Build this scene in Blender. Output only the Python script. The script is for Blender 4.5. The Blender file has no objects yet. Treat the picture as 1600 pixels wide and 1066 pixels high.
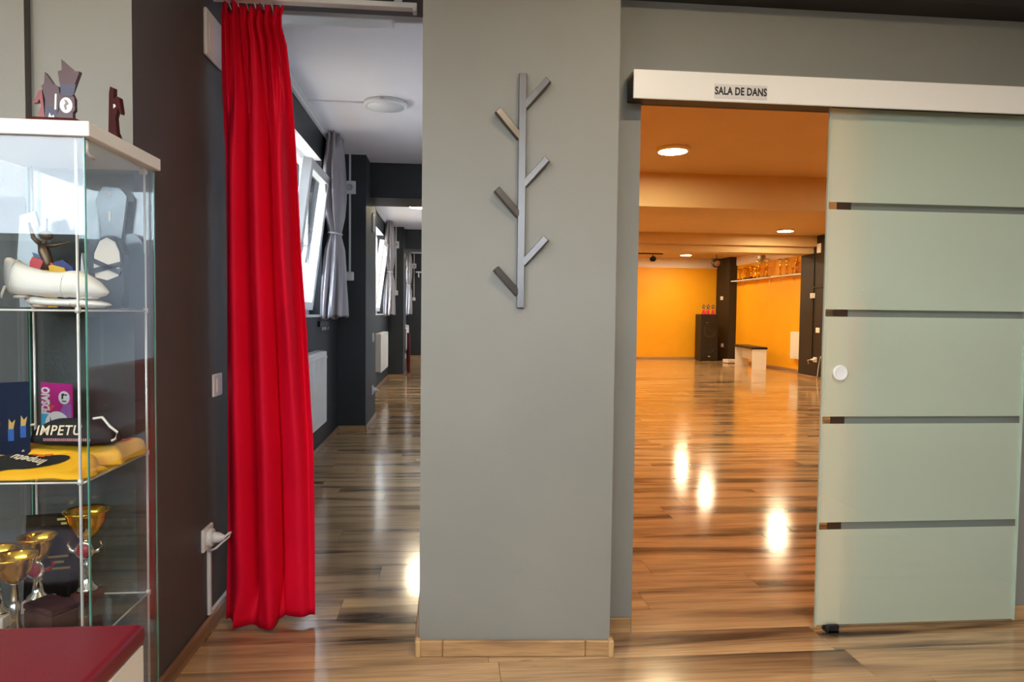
import bpy, bmesh, math, random
from mathutils import Vector, Matrix, Euler
random.seed(7)
PI = math.pi
SC = bpy.context.scene
COL = SC.collection

# ------------------------------------------------------------------ camera
def make_camera():
    F = 1067.0
    psi, p, ro = math.atan(100/F), math.atan(43/F), 0.0114
    f = Vector((math.sin(psi)*math.cos(p), math.cos(psi)*math.cos(p), -math.sin(p)))
    r0 = Vector((math.cos(psi), -math.sin(psi), 0)); u0 = r0.cross(f)
    r = r0*math.cos(ro)+u0*math.sin(ro); u = u0*math.cos(ro)-r0*math.sin(ro)
    cd = bpy.data.cameras.new('camera'); cd.sensor_width = 36; cd.lens = F/1600*36
    cd.clip_start = .05; cd.clip_end = 200
    co = bpy.data.objects.new('camera', cd); COL.objects.link(co)
    m = Matrix((r, u, -f)).transposed().to_4x4(); m.translation = (0, 0, 1.23)
    co.matrix_world = m
    SC.camera = co
make_camera()

# ------------------------------------------------------------------ world, exposure
SKY = 16.0
def make_world():
    w = bpy.data.worlds.new('sky'); SC.world = w; w.use_nodes = True
    nt = w.node_tree; bg = nt.nodes['Background']
    tc = nt.nodes.new('ShaderNodeTexCoord'); sp = nt.nodes.new('ShaderNodeSeparateXYZ')
    cr = nt.nodes.new('ShaderNodeValToRGB')
    nt.links.new(tc.outputs['Generated'], sp.inputs[0]); nt.links.new(sp.outputs['Z'], cr.inputs[0])
    cr.color_ramp.elements[0].color = (.78, .87, 1, 1); cr.color_ramp.elements[1].color = (.60, .77, 1, 1)
    nt.links.new(cr.outputs[0], bg.inputs[0]); bg.inputs[1].default_value = SKY
make_world()
vs = SC.view_settings
vs.view_transform = 'Standard'; vs.look = 'None'; vs.gamma = 1; vs.use_curve_mapping = False
vs.exposure = 0.3
LAMP_DANCE, LAMP_CORR, LAMP_FOYER = 245.0, 140.0, 155.0
SC.cycles.max_bounces = 10; SC.cycles.diffuse_bounces = 6; SC.cycles.transparent_max_bounces = 24
SC.cycles.sample_clamp_indirect = 6

def portal(loc, rot, sx, sy):
    l = bpy.data.lights.new('window_portal', 'AREA'); l.shape = 'RECTANGLE'; l.size = sx; l.size_y = sy
    l.cycles.is_portal = True
    o = bpy.data.objects.new('window_portal', l); COL.objects.link(o); o.location = loc; o.rotation_euler = rot
portal((-2.05, -2.2, 2.17), (PI/2, 0, 0), 6.1, .92)          # foyer window wall, facing +Y
for k in range(3):
    portal((-1.5, 5.3+5.85*k, 1.87), (0, -PI/2, 0), 1.35, 1.75)   # corridor windows, facing +X

# ------------------------------------------------------------------ helpers
MATS = {}
def mat(name, col, rough=.5, metal=0., spec=.5, bump=None, var=0., coat=0., sheen=0., emit=0.):
    """principled; bump=(scale,strength); var = slight procedural colour variation"""
    if name in MATS: return MATS[name]
    m = bpy.data.materials.new(name); m.use_nodes = True; nt = m.node_tree
    b = nt.nodes['Principled BSDF']
    c = (*col, 1)
    b.inputs['Base Color'].default_value = c
    b.inputs['Roughness'].default_value = rough; b.inputs['Metallic'].default_value = metal
    b.inputs['Specular IOR Level'].default_value = spec
    b.inputs['Coat Weight'].default_value = coat
    b.inputs['Sheen Weight'].default_value = sheen
    if emit:
        b.inputs['Emission Color'].default_value = c; b.inputs['Emission Strength'].default_value = emit
    tc = nt.nodes.new('ShaderNodeTexCoord')
    if var:
        n = nt.nodes.new('ShaderNodeTexNoise'); n.inputs['Scale'].default_value = 2.3; n.inputs['Detail'].default_value = 5
        nt.links.new(tc.outputs['Object'], n.inputs['Vector'])
        r = nt.nodes.new('ShaderNodeValToRGB')
        r.color_ramp.elements[0].position = .3; r.color_ramp.elements[1].position = .7
        r.color_ramp.elements[0].color = tuple(x*(1-var) for x in col)+(1,)
        r.color_ramp.elements[1].color = tuple(min(1, x*(1+var)) for x in col)+(1,)
        nt.links.new(n.outputs['Fac'], r.inputs[0]); nt.links.new(r.outputs[0], b.inputs['Base Color'])
    if bump:
        n2 = nt.nodes.new('ShaderNodeTexNoise'); n2.inputs['Scale'].default_value = bump[0]; n2.inputs['Detail'].default_value = 3
        nt.links.new(tc.outputs['Object'], n2.inputs['Vector'])
        bp = nt.nodes.new('ShaderNodeBump'); bp.inputs['Strength'].default_value = bump[1]; bp.inputs['Distance'].default_value = .002
        nt.links.new(n2.outputs['Fac'], bp.inputs['Height']); nt.links.new(bp.outputs[0], b.inputs['Normal'])
    MATS[name] = m
    return m

def glass_mat(name, tint=(1, 1, 1), f0=.045, rough=0.0):
    """thin pane: straight-through transparency + Schlick mirror reflection"""
    if name in MATS: return MATS[name]
    m = bpy.data.materials.new(name); m.use_nodes = True; nt = m.node_tree
    nt.nodes.remove(nt.nodes['Principled BSDF'])
    out = nt.nodes['Material Output']
    tr = nt.nodes.new('ShaderNodeBsdfTransparent'); tr.inputs[0].default_value = (*tint, 1)
    gl = nt.nodes.new('ShaderNodeBsdfGlossy'); gl.inputs['Roughness'].default_value = rough
    mx = nt.nodes.new('ShaderNodeMixShader')
    nt.links.new(schlick(nt, f0), mx.inputs[0])
    nt.links.new(tr.outputs[0], mx.inputs[1]); nt.links.new(gl.outputs[0], mx.inputs[2])
    nt.links.new(mx.outputs[0], out.inputs[0])
    MATS[name] = m
    return m

def schlick(nt, f0):
    g = nt.nodes.new('ShaderNodeNewGeometry')
    d = nt.nodes.new('ShaderNodeVectorMath'); d.operation = 'DOT_PRODUCT'
    nt.links.new(g.outputs['Normal'], d.inputs[0]); nt.links.new(g.outputs['Incoming'], d.inputs[1])
    def mt(op, a, b=None):
        n = nt.nodes.new('ShaderNodeMath'); n.operation = op
        for i, v in enumerate((a, b)):
            if v is None: continue
            if isinstance(v, (int, float)): n.inputs[i].default_value = v
            else: nt.links.new(v, n.inputs[i])
        return n.outputs[0]
    a = mt('ABSOLUTE', d.outputs['Value'])
    return mt('ADD', mt('MULTIPLY', mt('POWER', mt('SUBTRACT', 1.0, a), 5.0), 1-f0), f0)

def frosted_mat():
    m = bpy.data.materials.new('frosted_glass'); m.use_nodes = True; nt = m.node_tree
    nt.nodes.remove(nt.nodes['Principled BSDF']); out = nt.nodes['Material Output']
    N = lambda t: nt.nodes.new(t)
    tc = N('ShaderNodeTexCoord'); no = N('ShaderNodeTexNoise'); no.inputs['Scale'].default_value = 1.6; no.inputs['Detail'].default_value = 4
    nt.links.new(tc.outputs['Object'], no.inputs['Vector'])
    r = N('ShaderNodeValToRGB'); r.color_ramp.elements[0].color = (.82, .90, .73, 1); r.color_ramp.elements[1].color = (.88, .95, .80, 1)
    nt.links.new(no.outputs['Fac'], r.inputs[0])
    df = N('ShaderNodeBsdfDiffuse'); tl = N('ShaderNodeBsdfTranslucent'); gl = N('ShaderNodeBsdfGlossy'); gl.inputs['Roughness'].default_value = .04
    nt.links.new(r.outputs[0], df.inputs[0]); tl.inputs[0].default_value = (.88, .95, .80, 1)
    m1 = N('ShaderNodeMixShader'); m1.inputs[0].default_value = .42
    nt.links.new(df.outputs[0], m1.inputs[1]); nt.links.new(tl.outputs[0], m1.inputs[2])
    m2 = N('ShaderNodeMixShader'); nt.links.new(schlick(nt, .04), m2.inputs[0])
    nt.links.new(m1.outputs[0], m2.inputs[1]); nt.links.new(gl.outputs[0], m2.inputs[2])
    nt.links.new(m2.outputs[0], out.inputs[0])
    return m

def wood_mat(name, light, mid, dark, rough=.25, streak=1.0, along='X', plank=True, spec=.5):
    if name in MATS: return MATS[name]
    m = bpy.data.materials.new(name); m.use_nodes = True; nt = m.node_tree; b = nt.nodes['Principled BSDF']
    N = lambda t: nt.nodes.new(t); L = nt.links.new
    tc = N('ShaderNodeTexCoord')
    def noise(sc, w_mul, detail=4, dist=0.):
        mp = N('ShaderNodeMapping'); L(tc.outputs['Object'], mp.inputs['Vector'])
        mp.inputs['Scale'].default_value = sc if along == 'X' else (sc[1], sc[0], sc[2])
        n = N('ShaderNodeTexNoise'); n.noise_dimensions = '4D'; n.inputs['Scale'].default_value = 1
        n.inputs['Detail'].default_value = detail; n.inputs['Distortion'].default_value = dist
        L(mp.outputs[0], n.inputs['Vector'])
        if plank:
            a = N('ShaderNodeAttribute'); a.attribute_name = 'plank_id'
            k = N('ShaderNodeMath'); k.operation = 'MULTIPLY'; k.inputs[1].default_value = w_mul
            L(a.outputs['Fac'], k.inputs[0]); L(k.outputs[0], n.inputs['W'])
        return n.outputs['Fac']
    r = N('ShaderNodeValToRGB'); e = r.color_ramp.elements
    e[0].position = .34; e[0].color = (*dark, 1); e[1].position = .62; e[1].color = (*light, 1)
    x = e.new(.43); x.color = (*mid, 1)
    x = e.new(.50); x.color = tuple(a*.55+c*.45 for a, c in zip(light, mid))+(1,)
    L(noise((.62, 6.4, 6.4), 7.31, 3.5, .9), r.inputs[0])
    g = N('ShaderNodeValToRGB'); g.color_ramp.elements[0].position = .36; g.color_ramp.elements[1].position = .56
    g.color_ramp.elements[0].color = (.72, .70, .68, 1); g.color_ramp.elements[1].color = (1, 1, 1, 1)
    L(noise((4., 95., 95.), 3.7, 3, .6), g.inputs[0])
    mx = N('ShaderNodeMix'); mx.data_type = 'RGBA'; mx.blend_type = 'MULTIPLY'; mx.inputs[0].default_value = .8*streak
    L(r.outputs[0], mx.inputs[6]); L(g.outputs[0], mx.inputs[7])
    # knots
    kr = N('ShaderNodeValToRGB'); kr.color_ramp.elements[0].position = .73; kr.color_ramp.elements[1].position = .80
    kr.color_ramp.elements[0].color = (1, 1, 1, 1); kr.color_ramp.elements[1].color = (.32, .26, .22, 1)
    L(noise((5.5, 24., 24.), 11.3, 1.5, .5), kr.inputs[0])
    m2 = N('ShaderNodeMix'); m2.data_type = 'RGBA'; m2.blend_type = 'MULTIPLY'; m2.inputs[0].default_value = .8
    L(mx.outputs[2], m2.inputs[6]); L(kr.outputs[0], m2.inputs[7])
    L(m2.outputs[2], b.inputs['Base Color'])
    b.inputs['Roughness'].default_value = rough; b.inputs['Specular IOR Level'].default_value = spec
    MATS[name] = m
    return m

def bx(bm, x0, x1, y0, y1, z0, z1, bev=0., mi=0, seg=1, M=None):
    vs_ = [bm.verts.new(v) for v in ((x0,y0,z0),(x1,y0,z0),(x1,y1,z0),(x0,y1,z0),(x0,y0,z1),(x1,y0,z1),(x1,y1,z1),(x0,y1,z1))]
    fs = [bm.faces.new([vs_[i] for i in q]) for q in ((3,2,1,0),(4,5,6,7),(0,1,5,4),(1,2,6,5),(2,3,7,6),(3,0,4,7))]
    for f in fs: f.material_index = mi
    if M is not None: bmesh.ops.transform(bm, matrix=M, verts=vs_)
    if bev:
        es = list({e for f in fs for e in f.edges})
        rr = bmesh.ops.bevel(bm, geom=es, offset=bev, segments=seg, profile=.5, affect='EDGES')
        for f in rr['faces']: f.material_index = mi; f.smooth = seg > 1
    return fs

def box(name, m, parent, *d, bev=0., seg=1, **k):
    bm = bmesh.new(); bx(bm, *d, bev=bev, seg=seg, **k); return obj(name, bm, m, parent)

def tube(bm, pts, r, n=8, cap=True, mi=0):
    pts = [Vector(p) for p in pts]; rs = r if isinstance(r, (list, tuple)) else [r]*len(pts)
    rings = []; up = Vector((0, 0, 1))
    for i, p in enumerate(pts):
        t = (pts[min(i+1, len(pts)-1)]-pts[max(i-1, 0)]).normalized()
        a = t.cross(up if abs(t.z) < .95 else Vector((1, 0, 0))).normalized(); b2 = a.cross(t)
        if i and rings:
            pass
        rings.append([bm.verts.new(p+rs[i]*(a*math.cos(2*PI*k/n)+b2*math.sin(2*PI*k/n))) for k in range(n)])
    for A, B in zip(rings, rings[1:]):
        for k in range(n):
            f = bm.faces.new((A[k], A[(k+1) % n], B[(k+1) % n], B[k])); f.smooth = True; f.material_index = mi
    if cap:
        bm.faces.new(rings[0][::-1]).material_index = mi; bm.faces.new(rings[-1]).material_index = mi

def lathe(bm, prof, n=20, c=(0, 0, 0), mi=0, axis='Z', smooth=True):
    rings = []
    start = len(bm.verts)
    for r, z in prof:
        ring = []
        for k in range(n):
            a = 2*PI*k/n
            p = (r*math.cos(a), r*math.sin(a), z)
            if axis == 'X': p = (z, p[0], p[1])
            if axis == 'Y': p = (p[0], z, p[1])
            ring.append(bm.verts.new((c[0]+p[0], c[1]+p[1], c[2]+p[2])))
        rings.append(ring)
    for A, B in zip(rings, rings[1:]):
        for k in range(n):
            f = bm.faces.new((A[k], A[(k+1) % n], B[(k+1) % n], B[k])); f.smooth = smooth; f.material_index = mi
    bm.faces.new(rings[0][::-1]).material_index = mi; bm.faces.new(rings[-1]).material_index = mi

def prism(bm, pts, y0, y1, mi=0, M=None):
    """outline in XZ extruded along Y"""
    A = [bm.verts.new((x, y0, z)) for x, z in pts]; B = [bm.verts.new((x, y1, z)) for x, z in pts]
    if M is not None: bmesh.ops.transform(bm, matrix=M, verts=A+B)
    n = len(pts)
    fs = [bm.faces.new(A), bm.faces.new(B[::-1])]
    for i in range(n): fs.append(bm.faces.new((A[i], B[i], B[(i+1) % n], A[(i+1) % n])))
    for f in fs: f.material_index = mi
    return fs

def obj(name, bm, m, parent=None, smooth=False):
    bmesh.ops.recalc_face_normals(bm, faces=bm.faces)
    me = bpy.data.meshes.new(name); bm.to_mesh(me); bm.free()
    for x in (m if isinstance(m, (list, tuple)) else [m]): me.materials.append(x)
    if smooth:
        for p in me.polygons: p.use_smooth = True
    o = bpy.data.objects.new(name, me); COL.objects.link(o)
    if parent is not None: o.parent = parent
    return o

def tag(o, label=None, cat=None, group=None, kind=None):
    if label: o['label'] = label
    if cat: o['category'] = cat
    if group: o['group'] = group
    if kind: o['kind'] = kind
    return o

def thing(name, label, cat, loc=(0, 0, 0), rz=0., group=None, kind=None):
    o = bpy.data.objects.new(name, None); COL.objects.link(o); o.empty_display_size = .1
    o.location = loc; o.rotation_euler = (0, 0, rz)
    return tag(o, label, cat, group, kind)

def dup(root, loc, rz=None, label=None, group=None, scale=None):
    def cp(o, parent):
        c = o.copy(); COL.objects.link(c)
        if parent is not None: c.parent = parent
        for ch in [q for q in bpy.data.objects if q.parent == o and q != c]: cp(ch, c)
        return c
    r = cp(root, None); r.location = loc
    if rz is not None: r.rotation_euler = (0, 0, rz)
    if scale is not None: r.scale = scale if isinstance(scale, tuple) else (scale,)*3
    if label: r['label'] = label
    if group: r['group'] = group
    return r

def struct(name, bm, m, label, cat, parent=None):
    o = obj(name, bm, m, parent); return tag(o, label, cat, kind='structure')

def text_part(name, body, m, parent, size, loc, rot, xs=1., extrude=.0006, offset=0., spacing=1.):
    cu = bpy.data.curves.new(name, 'FONT'); cu.body = body; cu.size = size; cu.extrude = extrude; cu.offset = offset
    cu.align_x = 'CENTER'; cu.align_y = 'CENTER'; cu.space_character = spacing; cu.resolution_u = 4
    t = bpy.data.objects.new(name, cu); COL.objects.link(t)
    dg = bpy.context.evaluated_depsgraph_get()
    me = bpy.data.meshes.new_from_object(t.evaluated_get(dg))
    bpy.data.objects.remove(t); bpy.data.curves.remove(cu)
    me.materials.clear(); me.materials.append(m)
    o = bpy.data.objects.new(name, me); COL.objects.link(o)
    o.parent = parent; o.location = loc; o.rotation_euler = rot; o.scale = (xs, 1, 1)
    return o

def plate_xz(bm, y, pts, th=.003):   # flat shape facing -Y
    return prism(bm, pts, y, y+th)

def circle_pts(cx, cz, rx, rz, n=24, a0=0): return [(cx+rx*math.cos(2*PI*k/n+a0), cz+rz*math.sin(2*PI*k/n+a0)) for k in range(n)]

# ------------------------------------------------------------------ palette
GREY = mat('paint_grey_green', (.262, .256, .22), .55, bump=(140, .25), var=.05)
DARK = mat('paint_dark_brown_grey', (.080, .075, .074), .6, bump=(140, .25), var=.06)
SLATE = mat('paint_slate', (.030, .034, .037), .55, bump=(140, .25), var=.06)
BLUEGREY = mat('paint_blue_grey', (.60, .63, .68), .55, bump=(140, .2), var=.04)
WHITE = mat('paint_white', (.86, .82, .83), .6, bump=(120, .15), var=.02)
TAN = mat('paint_warm_ceiling', (.56, .40, .20), .6, bump=(120, .15), var=.03)
ORANGE = mat('paint_orange', (.93, .45, .010), .55, bump=(140, .2), var=.04)
BLACKP = mat('paint_black', (.018, .014, .012), .6, bump=(140, .2))
PVC = mat('white_plastic', (.82, .80, .77), .35)
LAC = mat('white_lacquer', (.86, .85, .82), .3)
CREAM = mat('cream_anodised_cover', (.93, .90, .82), .34)
STEEL = mat('brushed_steel', (.15, .138, .128), .36, .9, bump=(300, .1))
CHROME = mat('chrome', (.8, .8, .8), .12, 1.0)
BLACK = mat('black_plastic', (.012, .012, .013), .4)
GOLD = mat('polished_gold', (.88, .52, .05), .14, 1.0)
SILVER = mat('polished_silver', (.82, .78, .70), .16, 1.0)
RED = mat('red_satin', (.76, .003, .026), .6, spec=.14, bump=(900, .08))
MAROON = mat('maroon_leatherette', (.17, .004, .014), .33, bump=(420, .2))
GREYSAT = mat('grey_satin', (.36, .325, .335), .36, bump=(700, .1))
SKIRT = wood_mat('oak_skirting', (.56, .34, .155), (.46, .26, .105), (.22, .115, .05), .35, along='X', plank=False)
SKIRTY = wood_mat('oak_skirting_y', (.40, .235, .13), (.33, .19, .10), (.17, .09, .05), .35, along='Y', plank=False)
FLOORM = wood_mat('laminate_oak', (.69, .455, .235), (.345, .215, .115), (.070, .048, .036), .13, spec=.85)
GLASS = glass_mat('clear_glass', (.985, .995, .99), .04)
GREENGL = mat('glass_edge_green', (.10, .30, .22), .1)
FROST = frosted_mat()

# ================================================================== STRUCTURE
CEIL = 2.82
# ---- floor: slab + planks
bm = bmesh.new(); bx(bm, -5.6, 8.0, -2.2, 19.0, -.12, -.013)
floor = struct('floor', bm, mat('screed', (.05, .035, .025), .9), 'laminate floor of brown planks with dark grain streaks through all rooms', 'floor')
PW, PL, Y0P = .19, 1.285, 2.735-.19*27
def plank_mesh(bm, x0, x1, y0, y1, pid, lay):
    g = .0008
    fs = bx(bm, x0+g, x1-g, y0+g, y1-g, -.012, 0)
    for f in fs: f[lay] = pid
rows = int((19.0-Y0P)/PW)+1
far = bmesh.new(); flay = far.faces.layers.float.new('plank_id')
pid = 0
for rw in range(rows):
    y0 = Y0P+rw*PW; y1 = min(y0+PW, 19.0)
    off = {27: .85, 28: 1.42-PL, 29: .975, 30: .45}.get(rw, random.random()*PL)
    off = off-PL*math.ceil((off+5.6)/PL)
    x = off
    while x < 8.0:
        x0, x1 = max(x, -5.6), min(x+PL, 8.0); x += PL
        if x1-x0 < .02: continue
        pid += 1
        near = 1.7 < y0 < 6.1 and x1 > -1.25 and x0 < min(3.4, .62*y1+.3)
        if near:
            b1 = bmesh.new(); l1 = b1.faces.layers.float.new('plank_id'); plank_mesh(b1, x0, x1, y0, y1, pid*.137, l1)
            obj('plank', b1, FLOORM, floor)
        else:
            plank_mesh(far, x0, x1, y0, y1, pid*.137, flay)
fo = obj('far_planks', far, FLOORM, floor); fo['kind'] = 'stuff'

# ---- ceilings
bm = bmesh.new(); bx(bm, -5.6, 2.7, -2.2, 2.60, CEIL, CEIL+.12)
struct('ceiling', bm, WHITE, 'white ceiling above the entrance area in front of the grey pillar', 'ceiling')
bm = bmesh.new(); bx(bm, -1.5, .70, 2.60, 19.0, CEIL, CEIL+.12)
struct('ceiling', bm, WHITE, 'white ceiling of the corridor behind the red curtain', 'ceiling')
bm = bmesh.new(); bx(bm, .70, 8.0, 2.60, 19.0, CEIL, CEIL+.12)
struct('ceiling', bm, TAN, 'warm toned ceiling of the orange dance hall', 'ceiling')
# ---- beams
bm = bmesh.new(); bx(bm, -1.12, .62, 7.45, 8.05, 2.45, CEIL)
struct('beam', bm, SLATE, 'dark ceiling beam over first corridor column', 'beam')
bm = bmesh.new(); bx(bm, -1.12, .62, 13.3, 13.95, 2.45, CEIL)
struct('beam', bm, SLATE, 'dark ceiling beam over second corridor column', 'beam')
bm = bmesh.new(); bx(bm, .74, 7.76, 7.5, 8.1, 2.44, CEIL); bx(bm, .74, 7.76, 7.485, 7.5, 2.44, 2.452)
struct('beam', bm, TAN, 'nearer tan ceiling beam across the dance hall', 'beam')
bm = bmesh.new(); bx(bm, .74, 7.76, 12.86, 13.45, 2.61, CEIL); bx(bm, .74, 7.76, 12.97, 13.45, 2.48, 2.61)
struct('beam', bm, TAN, 'farther stepped ceiling beam ending at black column', 'beam')
bm = bmesh.new(); bx(bm, .59, 2.6, 2.43, 2.55, 2.405, CEIL)
struct('beam', bm, BLACKP, 'black boxed beam high above the sliding door rail', 'beam')
bm = bmesh.new(); bx(bm, -.907, -.095, 2.55, 2.9, 2.45, CEIL)
struct('beam', bm, DARK, 'dark lintel over the curtained opening', 'beam')

# ---- foyer walls
bm = bmesh.new()
bx(bm, -5.5, -.907, 2.08, 2.9, 0, CEIL)
for f in bm.faces:
    f.normal_update()
    if f.normal.x > .5 or f.normal.y > .5: f.material_index = 1
bx(bm, -5.5, -1.18, 2.05, 2.08, 0, CEIL)
for f in bm.faces:
    f.normal_update()
    if f.normal.x > .5: f.material_index = 1
struct('wall_left', bm, [GREY, DARK], 'grey fronted wall with dark side beside the red curtain', 'wall')
bm = bmesh.new()
for d in ((.55, .717, 0, 2.05), (1.562, 2.7, 0, 2.05), (.55, 2.7, 2.05, CEIL)):
    bx(bm, d[0], d[1], 2.55, 2.65, d[2], d[3])
for f in bm.faces:
    f.normal_update(); c = f.calc_center_median()
    if abs(c.x-1.562) < .01 or (f.normal.z < -.5 and c.z > 1): f.material_index = 1
    if f.normal.y > .5: f.material_index = 2
struct('wall_front', bm, [GREY, BLACKP, ORANGE], 'grey wall around the sliding door opening', 'wall')
bm = bmesh.new(); bx(bm, 2.6, 2.7, -2.2, 2.55, 0, CEIL)
struct('wall_right', bm, GREY, 'grey wall right of the sliding door', 'wall')
bm = bmesh.new(); bx(bm, -5.6, -5.5, -2.2, 2.9, 0, CEIL)
struct('wall_left', bm, GREY, 'far left wall of the entrance area', 'wall')
bm = bmesh.new()
bx(bm, -5.6, -5.1, -2.2, -2, 0, CEIL); bx(bm, 1.0, 2.7, -2.2, -2, 0, CEIL)
bx(bm, -5.1, 1.0, -2.2, -2, 0, 1.72); bx(bm, -5.1, 1.0, -2.2, -2, 2.62, CEIL)
struct('wall_back', bm, DARK, 'window wall behind the viewer in the entrance area', 'wall')
wn = thing('window_1', 'wide entrance window band behind the viewer', 'window', (0, -2.1, 0), kind='structure')
bm = bmesh.new(); bx(bm, -5.1, 1.0, -.04, .04, 1.72, 1.78); bx(bm, -5.1, 1.0, -.04, .04, 2.56, 2.62)
for x in (-5.1, -3.595, -2.09, -.585, .92): bx(bm, x, x+.08, -.04, .04, 1.78, 2.56)
obj('window_frame', bm, LAC, wn)
for x in (-5.02, -3.515, -2.01, -.505): box('pane', GLASS, wn, x, x+1.425, -.006, .006, 1.78, 2.56)

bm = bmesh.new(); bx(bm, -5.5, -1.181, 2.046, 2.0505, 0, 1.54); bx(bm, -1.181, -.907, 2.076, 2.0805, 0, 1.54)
struct('shade_band', bm, mat('painted_cabinet_shade', (.060, .062, .058), .55, bump=(140, .25), var=.06), 'shade painted as dark lower band on wall behind the display cabinet', 'wall band')  # cabinet's shade on the wall behind it, put into the colour as a band

# pillar, slightly turned towards the right
bm = bmesh.new()
q = [(-.095, 2.425), (.59, 2.38), (.59, 2.9), (-.095, 2.9)]
A = [bm.verts.new((x, y, 0)) for x, y in q]; B = [bm.verts.new((x, y, CEIL)) for x, y in q]
bm.faces.new(A[::-1]); bm.faces.new(B)
for i in range(4): bm.faces.new((A[i], A[(i+1) % 4], B[(i+1) % 4], B[i]))
pillar = struct('pillar', bm, GREY, 'broad grey pillar carrying the metal coat rack', 'pillar')

# ---- corridor walls
bm = bmesh.new()
HX0, HX1, WZ0, WZ1 = 4.45, 6.2, 1.18, 2.555
ys = 2.9
for k in range(3):
    a, b_ = HX0+5.85*k, HX1+5.85*k
    bx(bm, -1.5, -1.12, ys, a, 0, CEIL); bx(bm, -1.5, -1.12, a, b_, 0, WZ0); bx(bm, -1.5, -1.12, a, b_, WZ1, CEIL); ys = b_
bx(bm, -1.5, -1.12, ys, 19.0, 0, CEIL)
for f in bm.faces:      # white plastered window reveals
    f.normal_update(); c = f.calc_center_median()
    if (f.normal.z < -.5 and abs(c.z-WZ1) < .01) or (abs(f.normal.y) > .5 and abs(c.z-(WZ0+WZ1)/2) < 3 and c.y > 3.2 and c.y < 18.9 and abs(c.x+1.31) < .02 and False): f.material_index = 1
struct('wall_left', bm, [SLATE, WHITE], 'dark slate window wall of the corridor', 'wall')
for k in range(2):
    bm = bmesh.new(); bx(bm, -1.12, -.84, 7.1+5.85*k, 8.05+5.85*k-(.05 if k else 0), 0, CEIL)
    struct('column', bm, SLATE, ('nearer' if k == 0 else 'farther')+' dark slate column projecting into the corridor', 'column')
bm = bmesh.new(); bx(bm, -1.5, .70, 18.75, 19.0, 0, CEIL)
struct('wall_back', bm, SLATE, 'dark end wall of the corridor', 'wall')
bm = bmesh.new(); bx(bm, .62, .74, 2.65, 18.75, 0, CEIL)
for f in bm.faces:
    f.normal_update()
    if f.normal.x > .5: f.material_index = 1
struct('wall_right', bm, [BLUEGREY, ORANGE], 'dividing wall between corridor and dance hall', 'wall')
bm = bmesh.new(); bx(bm, -.095, .62, 2.9, 2.95, 0, CEIL)
struct('wall_front', bm, BLUEGREY, 'corridor side of the pillar wall', 'wall')

# ---- dance hall walls
bm = bmesh.new(); bx(bm, .70, 8.0, 18.75, 19.0, 0, CEIL)
struct('wall_back', bm, ORANGE, 'orange end wall of the dance hall behind the speaker', 'wall')
bm = bmesh.new(); bx(bm, 7.76, 7.96, 2.55, 18.75, 0, CEIL)
struct('wall_right', bm, ORANGE, 'orange side wall of the dance hall above the bench', 'wall')
bm = bmesh.new(); bx(bm, 2.7, 7.76, 2.55, 2.65, 0, CEIL)
struct('wall_front', bm, ORANGE, 'orange near wall of the dance hall', 'wall')
bm = bmesh.new(); bx(bm, .74, 7.55, 18.72, 18.75, 2.56, CEIL)
struct('trim_1', bm, WHITE, 'white band above the orange end wall', 'wall band')
bm = bmesh.new(); bx(bm, 7.73, 7.76, 13.45, 17.85, 2.59, CEIL)
struct('trim_2', bm, WHITE, 'white band above the orange side wall', 'wall band')
bm = bmesh.new(); bx(bm, 7.2, 7.76, 12.25, 13.45, 0, CEIL)
struct('column', bm, BLACKP, 'black column with sockets beside the sliding door glass', 'column')
bm = bmesh.new(); bx(bm, 7.55, 7.76, 17.85, 18.75, 0, CEIL)
struct('column', bm, BLACKP, 'black corner column behind the tall speaker', 'column')

# ---- skirting boards
def skirt(name, x0, x1, y0, y1, m, label, h=.06, parent=None):
    bm = bmesh.new(); bx(bm, x0, x1, y0, y1, 0, h, bev=.004); return struct(name, bm, m, label, 'skirting board')
th = .016
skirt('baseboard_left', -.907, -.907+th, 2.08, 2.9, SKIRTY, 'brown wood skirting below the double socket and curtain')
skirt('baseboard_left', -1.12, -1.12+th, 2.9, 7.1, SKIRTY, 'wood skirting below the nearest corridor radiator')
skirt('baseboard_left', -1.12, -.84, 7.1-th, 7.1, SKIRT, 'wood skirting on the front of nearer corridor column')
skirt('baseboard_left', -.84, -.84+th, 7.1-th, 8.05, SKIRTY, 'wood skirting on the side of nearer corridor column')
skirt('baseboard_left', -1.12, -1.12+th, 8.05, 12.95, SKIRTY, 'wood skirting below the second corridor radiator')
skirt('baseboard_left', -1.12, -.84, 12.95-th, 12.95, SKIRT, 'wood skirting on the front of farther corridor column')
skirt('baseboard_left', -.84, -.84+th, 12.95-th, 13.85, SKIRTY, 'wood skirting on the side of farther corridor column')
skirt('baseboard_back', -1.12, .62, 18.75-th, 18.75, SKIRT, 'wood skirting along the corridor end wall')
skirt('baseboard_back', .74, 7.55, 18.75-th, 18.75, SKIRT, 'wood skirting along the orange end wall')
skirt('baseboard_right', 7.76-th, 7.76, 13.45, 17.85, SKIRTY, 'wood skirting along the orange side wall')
skirt('baseboard_right', 7.2-th, 7.2, 12.25, 13.45, SKIRTY, 'wood skirting on black column beside the door')
skirt('baseboard_front', 1.6, 2.6, 2.55-th, 2.55, SKIRT, 'wood skirting behind the sliding glass door')
# cut skirting end left of the door: hollow profile
sk = thing('baseboard_front', 'short pale skirting piece with open hollow end beside the doorway', 'skirting board', (0, 0, 0), kind='structure')
box('board', SKIRT, sk, .59, .711, 2.535, 2.55, 0, .06, bev=.003)
for z in (.007, .021, .035, .049): box('hollow', BLACK, sk, .7108, .7118, 2.5385, 2.547, z-.004, z+.005)
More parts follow.
